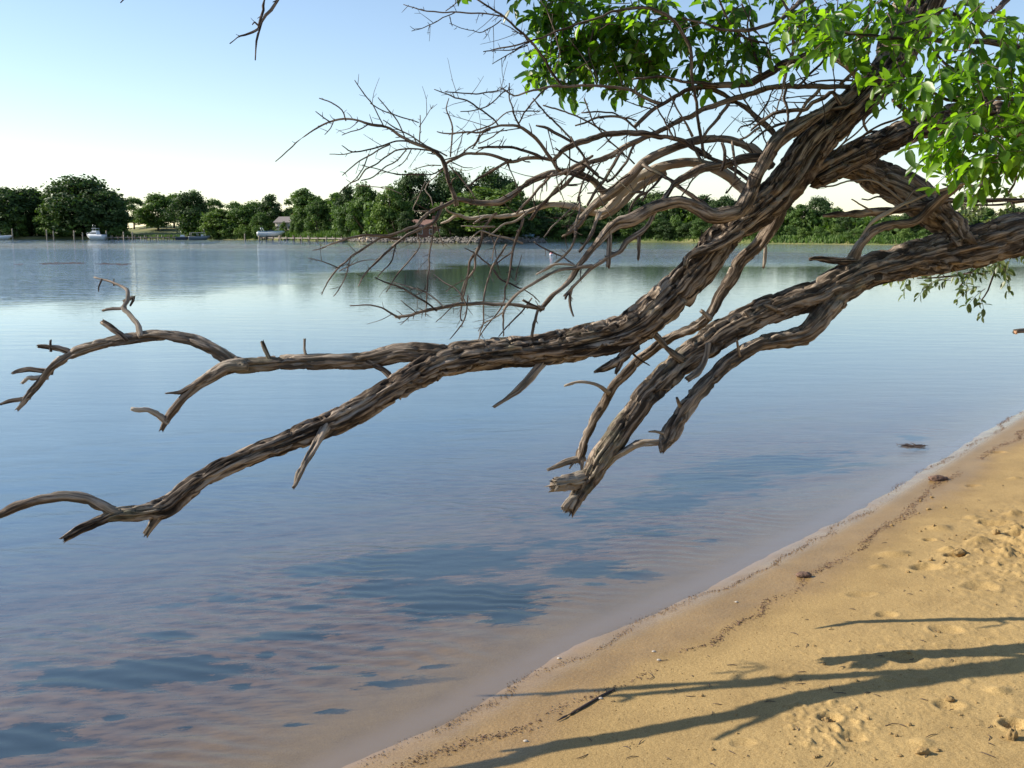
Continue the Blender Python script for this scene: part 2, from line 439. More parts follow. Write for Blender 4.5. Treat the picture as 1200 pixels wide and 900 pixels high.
# ------------------------------------------------------------------ water
def water_material():
    m, N, L, out = mat('river_water')
    tc = N('TexCoord')
    sp = N('SeparateXYZ'); L(tc.outputs['Object'], sp.inputs['Vector'])
    def wave(sx, sy, rot, detail):
        mp = N('Mapping'); mp.inputs['Scale'].default_value = (sx, sy, 1); mp.inputs['Rotation'].default_value = (0, 0, rot)
        L(tc.outputs['Object'], mp.inputs['Vector'])
        n = N('TexNoise'); n.inputs['Scale'].default_value = 1; n.inputs['Detail'].default_value = detail
        L(mp.outputs['Vector'], n.inputs['Vector'])
        return n
    w1 = wave(.8, 2.6, .10, 3)       # near: long soft undulations
    w2 = wave(5, 11, -.1, 2)
    w3 = wave(.6, 2.0, .05, 4)        # far wind ripples
    # wind: stronger beyond about 60 m, in streaks along the river
    ws = wave(.006, .045, .02, 4)
    g1 = N('MapRange', interpolation_type='SMOOTHSTEP'); g1.inputs['From Min'].default_value = 55; g1.inputs['From Max'].default_value = 84; L(sp.outputs['Y'], g1.inputs['Value'])
    gx = N('Math', operation='MULTIPLY_ADD'); gx.inputs[1].default_value = -4.3; L(sp.outputs['X'], gx.inputs[0]); L(sp.outputs['Y'], gx.inputs[2])
    wq = wave(.03, .12, .03, 4); gq = N('Math', operation='MULTIPLY_ADD'); gq.inputs[1].default_value = 60; L(wq.outputs['Fac'], gq.inputs[0]); L(gx.outputs['Value'], gq.inputs[2])
    gs = N('Math', operation='SUBTRACT'); gs.inputs[1].default_value = 30; L(gq.outputs['Value'], gs.inputs[0])
    g2 = N('MapRange', interpolation_type='SMOOTHSTEP'); g2.inputs['From Min'].default_value = 70; g2.inputs['From Max'].default_value = 120; L(gs.outputs['Value'], g2.inputs['Value'])
    gm = N('Math', operation='MAXIMUM'); L(g1.outputs['Result'], gm.inputs[0]); L(g2.outputs['Result'], gm.inputs[1])
    wy = gm
    a = N('Math', operation='MULTIPLY_ADD'); a.inputs[1].default_value = 3.4; a.inputs[2].default_value = -.7
    L(ws.outputs['Fac'], a.inputs[0])
    wd = N('Math', operation='MULTIPLY', use_clamp=True); L(a.outputs['Value'], wd.inputs[0]); L(wy.outputs['Value'], wd.inputs[1])
    b1 = N('Bump'); bq = N('MapRange'); bq.inputs['From Min'].default_value = 5; bq.inputs['From Max'].default_value = 18; bq.inputs['To Min'].default_value = .018; bq.inputs['To Max'].default_value = .085; L(sp.outputs['Y'], bq.inputs['Value']); L(bq.outputs['Result'], b1.inputs['Strength']); b1.inputs['Distance'].default_value = .05; L(w1.outputs['Fac'], b1.inputs['Height'])
    b2 = N('Bump'); b2.inputs['Strength'].default_value = .05; b2.inputs['Distance'].default_value = .02; L(w2.outputs['Fac'], b2.inputs['Height']); L(b1.outputs['Normal'], b2.inputs['Normal'])
    b3 = N('Bump'); b3.inputs['Distance'].default_value = .22; L(w3.outputs['Fac'], b3.inputs['Height']); L(b2.outputs['Normal'], b3.inputs['Normal'])
    L(wd.outputs['Value'], b3.inputs['Strength'])
    fr = N('Fresnel')
    ge = N('NewGeometry'); io = N('MapRange'); io.inputs['To Min'].default_value = 1.31; io.inputs['To Max'].default_value = 1 / 1.31   # a thin sheet: the same Fresnel from above and below
    L(ge.outputs['Backfacing'], io.inputs['Value']); L(io.outputs['Result'], fr.inputs['IOR'])
    L(b3.outputs['Normal'], fr.inputs['Normal'])
    gl = N('BsdfGlossy'); gl.inputs['Roughness'].default_value = .04; gl.inputs['Color'].default_value = (.91, .95, 1, 1); L(b3.outputs['Normal'], gl.inputs['Normal'])
    tr = N('BsdfTransparent'); tr.inputs['Color'].default_value = (.84, .86, .86, 1)
    df = N('BsdfDiffuse'); df.inputs['Color'].default_value = (.09, .165, .22, 1)
    mx = N('MixShader'); mx.inputs['Fac'].default_value = .03
    L(tr.outputs['BSDF'], mx.inputs[1]); L(df.outputs['BSDF'], mx.inputs[2])
    mf = N('MixShader'); L(fr.outputs['Fac'], mf.inputs['Fac']); L(mx.outputs['Shader'], mf.inputs[1]); L(gl.outputs['BSDF'], mf.inputs[2])
    L(mf.outputs['Shader'], out.inputs['Surface'])
    return m

wb = MB()
_wx = [-620, 620]
wb.add([(-900, -200, 0), (900, -200, 0), (900, 700, 0), (-900, 700, 0)], [(0, 1, 2, 3)])
water = wb.build('river_water', water_material(), smooth=False)
tag(water, 'calm blue river water, clear over the shallows', 'water', kind='structure')

# ------------------------------------------------------------------ swept limbs
def catmull(P, step):
    P = np.asarray(P, float)
    if len(P) == 2:
        n = max(2, int(np.linalg.norm(P[1, :3] - P[0, :3]) / step) + 1)
        return P[0] + (P[1] - P[0]) * np.linspace(0, 1, n)[:, None]
    E = np.vstack([2 * P[0] - P[1], P, 2 * P[-1] - P[-2]])
    out = []
    for i in range(1, len(E) - 2):
        p0, p1, p2, p3 = E[i - 1], E[i], E[i + 1], E[i + 2]
        n = max(2, int(np.linalg.norm(p2[:3] - p1[:3]) / step))
        t = (np.arange(n) / n)[:, None]
        out.append(.5 * (2 * p1 + (p2 - p0) * t + (2 * p0 - 5 * p1 + 4 * p2 - p3) * t ** 2 + (-p0 + 3 * p1 - 3 * p2 + p3) * t ** 3))
    out.append(P[-1:])
    return np.concatenate(out)

def frames(C):
    T = np.gradient(C, axis=0)
    T /= np.linalg.norm(T, axis=1)[:, None] + 1e-12
    u = np.cross(T[0], [.21, .35, .91]); u /= np.linalg.norm(u)
    U = [u]
    for i in range(1, len(C)):
        u = u - T[i] * u.dot(T[i]); u /= np.linalg.norm(u) + 1e-12
        U.append(u)
    U = np.array(U)
    return T, U, np.cross(T, U)

def sweep(mb, pts, seg=10, step=.02, rough=0.0, seed=0, lump=.12, pale=0.0, blunt=False, wander=0.0):
    """pts rows x,y,z,r: a limb with ridged bark, swept along a smooth curve"""
    Q = catmull(pts, step)
    C, R = Q[:, :3].copy(), np.maximum(Q[:, 3], .0006)
    if wander:
        s0 = np.arange(len(C)) * step
        for k in range(3):
            C[:, k] += wander * (fbm(s0 * 13, np.full(len(s0), seed + k * 9.3), seed=seed, octs=3) - .5) * 2
    T, U, W = frames(C)
    s = np.concatenate([[0], np.cumsum(np.linalg.norm(np.diff(C, axis=0), axis=1))])
    ph = np.arange(seg) * 2 * math.pi / seg
    PH, S = np.meshgrid(ph, s)
    RR = np.repeat(R[:, None], seg, 1)
    tw = S * .22 + seed * 1.7
    cx, cy = np.cos(PH + tw) * RR, np.sin(PH + tw) * RR
    d = lump * RR * (fbm(cx * 9 + seed, cy * 9, S * 6, seed=seed, octs=2) - .5) * 2
    if rough:
        warp = (fbm(cx * 30, cy * 30, S * 9, seed=seed + 4, octs=2) - .5) * 1.3
        n = vnoise(cx * 52 + warp, cy * 52 + warp, S * 5 + warp, seed + 1)
        rid = 1 - np.abs(2 * n - 1)
        n2 = vnoise(cx * 120 + warp, cy * 120 + warp, S * 9, seed + 2)
        rid2 = 1 - np.abs(2 * n2 - 1)
        plate = vnoise(cx * 34 + 7, cy * 34 + warp, S * 5 + warp, seed + 9)
        flake = fbm(cx * 75, cy * 75, S * 24, seed=seed + 6, octs=2)
        A = np.minimum(rough, RR * .27)
        d = d + A * (.15 + .15 - 2.2 * sstep(.76, .97, rid) - .9 * sstep(.75, .96, rid2) + 1.15 * (flake - .5) + .35 * sstep(.45, .55, plate))
    rad = RR + d
    V = C[:, None, :] + rad[..., None] * (np.cos(PH)[..., None] * U[:, None, :] + np.sin(PH)[..., None] * W[:, None, :])
    n = len(C)
    if blunt:   # snapped end: uneven splinters
        jr = np.random.default_rng(int(seed) + n).random(seg)
        jr = (jr ** 2) * np.where(np.arange(seg) % 2 == 0, 1, .25)
        V[-1] += T[-1] * (R[-1] * 1.6 * jr)[:, None]
        V[-2] += T[-1] * (R[-1] * .5 * jr)[:, None]
    V = V.reshape(-1, 3)
    co = np.stack([cx, cy, S], -1).reshape(-1, 3)
    idx = np.arange(n * seg).reshape(n, seg)
    a, b = idx[:-1], idx[1:]
    f = np.stack([a, np.roll(a, -1, 1), np.roll(b, -1, 1), b], -1).reshape(-1, 4).tolist()
    e0 = C[0] - T[0] * R[0] * .3
    e1 = C[-1] + T[-1] * R[-1] * (-.25 if blunt else .9)
    k = n * seg
    for i in range(seg):
        j = (i + 1) % seg
        f += [(k, j, i), (k + 1, idx[-1, i], idx[-1, j])]
    V = np.vstack([V, e0, e1]); co = np.vstack([co, [0, 0, 0], [0, 0, s[-1]]])
    pl = np.full(len(V), float(pale))
    mb.add(V, f, 0, barkco=co, pale=pl)
    return Q

def spurs(mb, Q, dens, seed, lmax=.11, lo=.0, hi=1.0, wmul=.4):
    """short side twigs along a swept branch"""
    r_ = random.Random(seed)
    C = Q[:, :3]
    L = np.linalg.norm(np.diff(C, axis=0), axis=1).sum()
    T, U, W = frames(C)
    for _ in range(int(L * dens + r_.random())):
        k = int((lo + (hi - lo) * r_.random()) * (len(C) - 1))
        a = r_.random() * 2 * math.pi
        side = U[k] * math.cos(a) + W[k] * math.sin(a)
        tilt = r_.uniform(.35, 1.1)
        d = T[k] * tilt + side * 1.0
        d /= np.linalg.norm(d)
        ln = (.012 + lmax * r_.random() ** 2.2)
        rr = min(max(Q[k, 3] * wmul, .0014), .0035)
        p0 = C[k]
        bend = np.array([r_.uniform(-.3, .3), r_.uniform(-.3, .3), r_.uniform(-.2, .35)])
        p1 = p0 + d * ln * .55
        p2 = p1 + (d + bend) * ln * .5
        pts = [(*p0, rr), (*p1, rr * .8), (*p2, rr * .5)]
        q = sweep(mb, pts, 5, .03, 0, r_.randrange(99), 0)
        if ln > .045:
            for _k in range(r_.randrange(1, 3)):
                kk = q[r_.randrange(len(q))]
                dd = d + np.array([r_.uniform(-1, 1) for _ in range(3)]) * .8
                dd /= np.linalg.norm(dd)
                e = kk[:3] + dd * r_.uniform(.008, .035)
                sweep(mb, [(*kk[:3], rr * .6), (*e, rr * .45)], 4, .05, 0, 0, 0)

WSCALE = [1.0]
TSC = [.893]
def parse(txt, t0=None, t1=None):
    """'x,y,w[,t] ...' photo pixels, width in pixels, depth -> world points with radius"""
    rows = [[float(v) for v in p.split(',')] for p in txt.split()]
    ts = [r[3] if len(r) > 3 else None for r in rows]
    if ts[0] is None: ts[0] = t0
    if ts[-1] is None: ts[-1] = t1 if t1 is not None else t0
    arc = [0]
    for a, b in zip(rows[:-1], rows[1:]): arc.append(arc[-1] + math.hypot(b[0] - a[0], b[1] - a[1]))
    kn = [(arc[i], ts[i]) for i in range(len(rows)) if ts[i] is not None]
    T = np.interp(arc, [k[0] for k in kn], [k[1] for k in kn]) * TSC[0]
    return [(*at(r[0], r[1], t), r[2] * (WSCALE[0] if r[2] > 8 else (1 + WSCALE[0]) / 2) * float(np.interp(r[2], [1.2, 6, 20, 60], [1.05, .82, .88, .94])) / 2 * t / F) for r, t in zip(rows, T)]

tree = empty('leaning_tree', (3.92, 4.82, gz(3.92, 4.82)))
tag(tree, 'gnarled half dead tree reaching out low over the water from the beach', 'tree')
TL = Vector(tree.location)

def tree_part(mb, name, mats, parent=None):
    o = mb.build(name, mats)
    o.parent = parent or tree
    o.matrix_parent_inverse = Matrix.Identity(4)
    # shift vertices so that the part keeps its place under the tree's base
    if parent is None:
        o.data.transform(Matrix.Translation(-TL))
    else:
        o.data.transform(Matrix.Translation(-TL))
    return o

# trunk, mostly out of the picture to the right
def P(px, py, w, t): return (*at(px, py, t * .91), w / 2 * t * .91 / F)
_b = np.array(tree.location)
mb = MB()
sweep(mb, [(_b[0] + .25, _b[1] + .1, _b[2] - .3, .34), (_b[0] + .1, _b[1], _b[2] + .25, .27), P(1570, 420, 110, 5.3), P(1550, 250, 104, 5.35), P(1530, 60, 92, 5.4), P(1470, -130, 78, 5.4), P(1440, -330, 50, 5.5), P(1380, -520, 26, 5.6), P(1340, -640, 8, 5.7)],
      40, .025, .012, 3)
trunk = tree_part(mb, 'trunk', M_BARK)

LIMBS = {}
def limb(key, txts, rough=.016, seg=56, step=.008, mtl=None, spur=0, parent=None):
    mb = MB()
    for i, (txt, t0, t1, pale) in enumerate(txts):
        p = parse(txt, t0, t1)
        if i:   # root the piece well inside the limb that carries it
            a_, b_ = np.array(p[0][:3]), np.array(p[1][:3]); a_ = a_ + (a_ - b_) / np.linalg.norm(a_ - b_) * min(.022, 1.6 * p[0][3] + .006)
            p = [(*a_, p[0][3])] + p[1:]
        rmax = max(q[3] for q in p)
        sg = seg if rmax > .03 else (18 if rmax > .012 else 9)
        st = step if rmax > .03 else (.012 if rmax > .012 else .015)
        Q = sweep(mb, p, sg, st, rough if rmax > .006 else 0, hash_(key) + i, .16, pale, blunt=rmax > .004, wander=.004 if rmax > .02 else .006)
        if spur and rmax < .03: spurs(mb, Q, spur * 2.0, hash_(key) + i, .035)
        if spur >= 5 and rmax < .02: spurs(mb, Q, 3.5, hash_(key) + i + 40, .14)
        elif spur: spurs(mb, Q, 2.2, hash_(key) + i, .035)
    LIMBS[key] = tree_part(mb, 'limb', mtl or M_BARK)
    return LIMBS[key]

def hash_(s): return sum(ord(c) * (i + 3) for i, c in enumerate(s)) % 97

# ---- the big limbs, traced from the photograph: x,y,width in photo pixels (,depth)
limb('main', [
 ("1480,-100,90,5.4 1330,-165,70,5.3 1200,-150,62,5.15 1110,-60,56,5.05 1068,25,54,5.0 1042,80,40,4.98 1014,111,39,4.96 982,141,39,4.95 950,172,43 928,205,44 904,233,43 878,254,41 850,276,40 829,301,41 799,334,42 768,365,42 735,388,42 690,402,39,4.87 640,409,36 600,412,36,4.8 550,418,37 510,428,35,4.71 467,452,30 433,473,30 400,491,30,4.5 367,506,28 333,519,26,4.38 300,531,25 266,546,24 233,565,24,4.25 209,583,26 190,595,26 170,600,22,4.17 150,602,20 132,604,17,4.12 117,610,14 93,620,12 76,632,9,4.06", 5.4, 4.06, 0),
 ("150,602,14,4.14 132,601,15 122,595,15 101,584,13 78,582,13 51,585,13 23,593,13 0,603,12 -35,622,9", 4.14, 4.0, .15),
 ("192,594,20,4.2 183,606,15 177,616,11 170,627,9", 4.2, 4.18, .1),
 ("385,497,14,4.45 377,510,12 366,526,11 353,549,9 344,571,6", 4.4, 4.15, .2),
 ("640,420,13,4.82 630,432,11 611,453,10 594,466,6 578,476,4", 4.8, 4.72, .2),
 ("742,408,15,4.85 728,418,14 716,427,12 698,436,4", 4.85, 4.75, 0),
 ("730,416,9,4.82 725,428,8 721,437,4", 4.82, 4.78, 0),
 ("738,410,5,4.84 748,420,4 760,428,2", 4.84, 4.9, 0),
 ("870,262,20,4.86 850,282,16,4.8 828,292,14,4.78 808,300,9 803,312,5", 4.86, 4.74, 0),
], spur=1)
limb('fork', [
 ("530,420,26,4.75 500,414,24,4.72 470,413,22 433,422,21 400,423,19 367,424,18 333,425,18 300,427,19 280,428,19 266,420,18 249,409,16 233,402,15 218,397,14 187,394,14 156,396,14 128,401,15 97,409,15 80,416,13 68,425,12 58,434,10 39,457,9 30,468,8 20,480,5", 4.75, 4.8, .12),
 ("283,428,17,4.72 266,431,18 253,438,17 233,450,15 218,464,13 202,481,12 193,495,9 189,504,6", 4.72, 4.68, .2),
 ("31,467,6 15,470,6 -4,474,3", 4.8, 4.82, 0),
 ("56,436,8 47,434,7 35,432,7 24,434,6 14,438,3", 4.8, 4.78, 0),
 ("50,442,7 42,443,7 33,443,6 26,449,4", 4.8, 4.77, .9),
 ("84,413,10 72,409,9 58,407,7 44,406,4", 4.8, 4.77, 0),
 ("60,408,4 59,400,3", 4.78, 4.78, 0),
 ("146,395,9 134,386,9 121,377,7", 4.77, 4.78, 0),
 ("165,391,7 162,380,7 156,373,7 150,366,6 144,360,6 150,352,6 150,343,5 148,338,4 141,334,3 134,332,3 122,328,2 110,324,2", 4.76, 5.05, .35),
 ("144,361,5 132,362,5 121,364,3", 4.9, 4.9, .2),
 ("150,351,4 157,348,4 152,358,2", 4.95, 4.95, 0),
 ("119,329,2 117,335,2 116,341,1", 5.0, 5.0, 0),
 ("134,332,2 134,327,1", 5.0, 5.0, 0),
 ("236,448,10 224,453,8 212,459,7 193,461,3", 4.7, 4.66, .1),
 ("193,491,10 184,484,10 175,480,8 165,480,7 155,478,4", 4.68, 4.62, 1.0),
 ("314,418,7 311,410,7 307,401,6", 4.73, 4.72, 0),
 ("359,418,5 357,408,4 356,397,3", 4.73, 4.73, .2),
 ("436,426,8 448,434,9 462,445,10", 4.72, 4.68, 0),
], seg=40, spur=1, rough=.012)
TSC[0] = .935
limb('right', [
 ("1555,305,112,5.3 1420,268,90,5.25 1300,264,70,5.1 1200,273,54,5.02 1157,285,52 1113,296,49 1080,303,44 1048,311,39 1020,319,38,4.95 998,326,37 975,336,35 955,345,34 920,357,34 885,370,34 850,388,34,4.85 826,404,32 800,422,31 777,444,30,4.75 757,464,28 735,493,26 715,520,27,4.68 701,541,28 688,565,24 674,587,20 668,597,15", 5.3, 4.65, .05),
 ("680,562,20,4.66 665,565,20 651,568,18", 4.66, 4.56, .45),
 ("676,583,14,4.65 667,589,12 660,596,8", 4.65, 4.6, .45),
 ("672,588,8 668,598,7", 4.63, 4.6, .35),
 ("770,396,8,4.7 782,408,8 798,421,11", 4.62, 4.72, .1),
 ("830,408,8,4.72 827,418,8 822,429,10 815,437,11 806,444,9", 4.74, 4.66, .25),
 ("998,307,14,4.93 1006,290,14 1014,279,14 1024,270,14 1036,265,14 1050,262,12 1064,261,12 1080,255,11,4.85 1095,240,12 1109,227,12 1126,214,10 1150,196,9 1180,180,9,4.6 1250,140,11,4.75 1340,112,14,5.1", 4.93, 4.6, .15),
 ("1140,232,6 1105,236,9,4.9 1085,240,10 1070,243,10 1037,247,10 1005,250,9 983,251,8 966,252,3", 5.0, 4.75, 0),
 ("1300,120,9,4.9 1220,170,7,4.7 1150,216,6,4.6 1128,215,5 1105,222,5 1074,232,5 1048,245,5 1031,255,5 1016,266,4 1008,277,2", 4.6, 4.72, .55),
 ("1550,262,14,5.45 1400,236,9,5.4 1250,232,6,5.4 1200,234,6 1146,235,5 1107,236,4 1085,233,3", 5.4, 5.2, 0),
 ("996,306,10,4.9 981,306,9 962,304,8 949,304,4", 4.9, 4.78, 0),
 ("1088,222,3 1080,220,2.5 1070,224,3 1058,240,3 1045,245,2", 4.8, 4.8, .2),
 ("1062,240,3,4.75 1044,225,3 1028,213,2.5 1012,211,2 990,213,2 975,218,2 958,219,1.5", 4.75, 4.65, .35),
 ("1020,247,3 1010,240,2 998,233,1.6", 4.75, 4.7, .4),
 ("1040,232,3 1028,230,2 1017,234,1.5 1010,233,1.5", 4.8, 4.75, 0),
 ("990,338,8 989,350,6 987,361,3", 4.9, 4.88, 0),
 ("905,361,6 895,357,4 ", 4.8, 4.78, .3),
 ("878,372,5 873,364,3", 4.8, 4.78, .3),
], spur=1, rough=.016)
limb('lower', [
 ("1010,326,26,4.97 985,345,28,4.93 968,362,27 955,380,25 938,393,24 910,399,22 887,404,20 862,419,20 847,430,20 833,444,20 820,458,21 809,472,21 800,484,20 792,496,21 784,511,21 778,522,13 776,529,6", 4.97, 4.58, .1),
 ("786,512,12,4.6 773,517,10 753,518,11 737,525,11 722,534,10 712,546,9", 4.6, 4.68, .55),
 ("777,508,5 768,506,4 761,506,2", 4.58, 4.52, .4),
 ("796,472,6 793,466,4", 4.58, 4.55, .2),
 ("866,412,6 863,398,3", 4.7, 4.66, .3),
], seg=40, spur=1)
TSC[0] = .915
limb('slender', [
 ("955,185,20,5.0 932,215,21 914,243,21 904,265,19,5.05 893,282,18 882,294,17 869,305,16 857,324,15 845,344,14 838,358,14 832,368,14 822,378,14 810,386,13 798,391,12 787,395,12 773,404,12 760,414,12 749,422,12 740,431,12 730,441,12 720,451,12 707,474,12 697,490,12 690,504,12 685,516,12 682,528,13 678,540,11", 5.02, 5.25, .1),
 ("680,538,9 667,541,9 655,545,7 642,550,3", 5.25, 5.2, .3),
 ("682,541,7 682,555,5 681,568,4", 5.24, 5.2, .3),
 ("674,541,5 668,549,2", 5.24, 5.2, .2),
 ("711,459,5 700,452,4 687,448,4 675,449,4 662,452,2", 5.17, 5.1, .8),
 ("896,282,6 897,298,5 894,314,3", 5.05, 5.0, .6),
 ("830,372,10 822,366,5", 5.0, 4.95, .4),
 ("860,291,2 845,309,2.5 830,328,2.2 818,341,1.2", 4.86, 4.86, 0),
], seg=26, spur=1, rough=.011)
limb('arch', [
 ("1545,170,54,5.5 1440,122,50,5.4 1330,108,46,5.3 1250,125,44,5.2 1200,140,42,5.12 1160,138,40 1120,140,36 1082,147,32 1050,160,31 1030,169,31 1010,179,33 985,191,34 955,207,32,5.0", 5.45, 4.98, 0),
 ("985,192,30,5.05 1008,197,34 1030,208,40,5.12 1060,221,42 1084,239,42 1100,253,40 1118,272,36,5.06 1128,285,30", 5.03, 5.03, .1),
 ("1080,147,8 1070,138,8 1058,127,7 1047,117,6", 5.15, 5.05, 0),
 ("1086,143,4 1062,147,3 1040,160,3", 5.1, 5.05, .3),
 ("1000,165,3 1020,155,3 1036,155,3", 5.0, 5.1, 0),
 ("990,180,2 1005,165,2.5 1025,150,2.5 1050,140,2.5 1078,128,2", 5.0, 4.9, .1),
 ("975,185,1.6 985,172,2 1005,155,2 1018,140,2 1030,130,2 1040,120,2", 5.0, 4.95, .1),
 ("965,190,1.6 990,165,1.8 1010,130,1.8", 5.0, 4.95, .1),
 ("1016,150,3 1012,140,5 1024,128,4", 4.98, 4.95, 0),
], seg=34, spur=1)
WSCALE[0] = .88; TSC[0] = .893
# dark limb running along the main limb and bending out to the left
limb('dark', [
 ("985,112,10,4.88 958,135,15,4.84 935,149,18 914,163,21 898,186,21 885,209,20 877,230,20 867,246,20 850,251,20 833,252,20 817,244,18 803,239,17 790,237,16 767,243,17 740,257,18 723,262,17 710,273,14 698,287,11 687,301,10 677,315,9 670,327,9 659,339,8 648,346,7.5 640,355,7 632,364,6", 4.86, 4.55, .05),
 ("632,361,6 620,360,5 610,359,5 593,356,4.5 575,356,4.5 560,356,4.5 540,357,4.5 517,361,4 492,365,3.6 478,370,3.6 464,372,3.4", 4.55, 4.5, .15),
 ("466,372,3 455,365,2.5 442,360,2 428,358,2 410,359,1.4", 4.5, 4.46, .2),
 ("631,362,5 628,375,4.5 624,395,4", 4.55, 4.52, .1),
 ("768,248,8,4.68 763,258,8 757,267,8 745,275,8 733,283,8 727,293,7 712,301,6.5 698,310,6 685,322,5.5 672,335,5 662,346,5", 4.68, 4.55, .15),
 ("749,278,6 748,290,6 747,303,4", 4.65, 4.62, .1),
 ("714,276,9 713,295,8 712,312,7", 4.63, 4.6, .1),
 ("700,254,8 694,270,7 687,282,7 678,294,5", 4.7, 4.64, .1),
 ("670,340,4 668,352,4 669,364,3 672,371,2", 4.56, 4.55, 0),
 ("668,342,7 662,349,5", 4.56, 4.52, 0),
 ("690,312,5 677,314,5 660,316,5 643,322,4.5 627,331,4.5 610,342,4.5 598,353,4.5 590,366,3.5 590,380,2.5 591,394,1.5", 4.58, 4.5, .25),
 ("672,311,3 652,310,3 638,316,3 627,321,1.5", 4.57, 4.52, .7),
 ("674,275,3 670,288,3 660,300,3 647,313,2.5 632,320,1.5", 4.6, 4.55, .1),
 ("632,361,4 622,357,3.5 612,351,3", 4.55, 4.54, 0),
 ("622,352,2 610,366,2.2 600,377,2 585,395,1.2", 4.55, 4.5, 0),
 ("590,366,2 580,372,1.8 568,378,1.5 560,388,1", 4.5, 4.46, .5),
 ("757,195,6,4.9 770,203,6 782,209,6.5 803,224,7 820,236,8 830,244,9", 4.9, 4.75, 0),
 ("892,184,14,4.86 872,186,13 857,190,12 840,194,12 823,197,12 806,205,11 790,215,10 783,226,9 776,236,9", 4.88, 4.72, .05),
 ("815,176,6,4.95 828,184,5 845,190,5 862,200,5 876,210,5", 4.9, 4.84, 0),
], seg=26, spur=5, rough=.009)
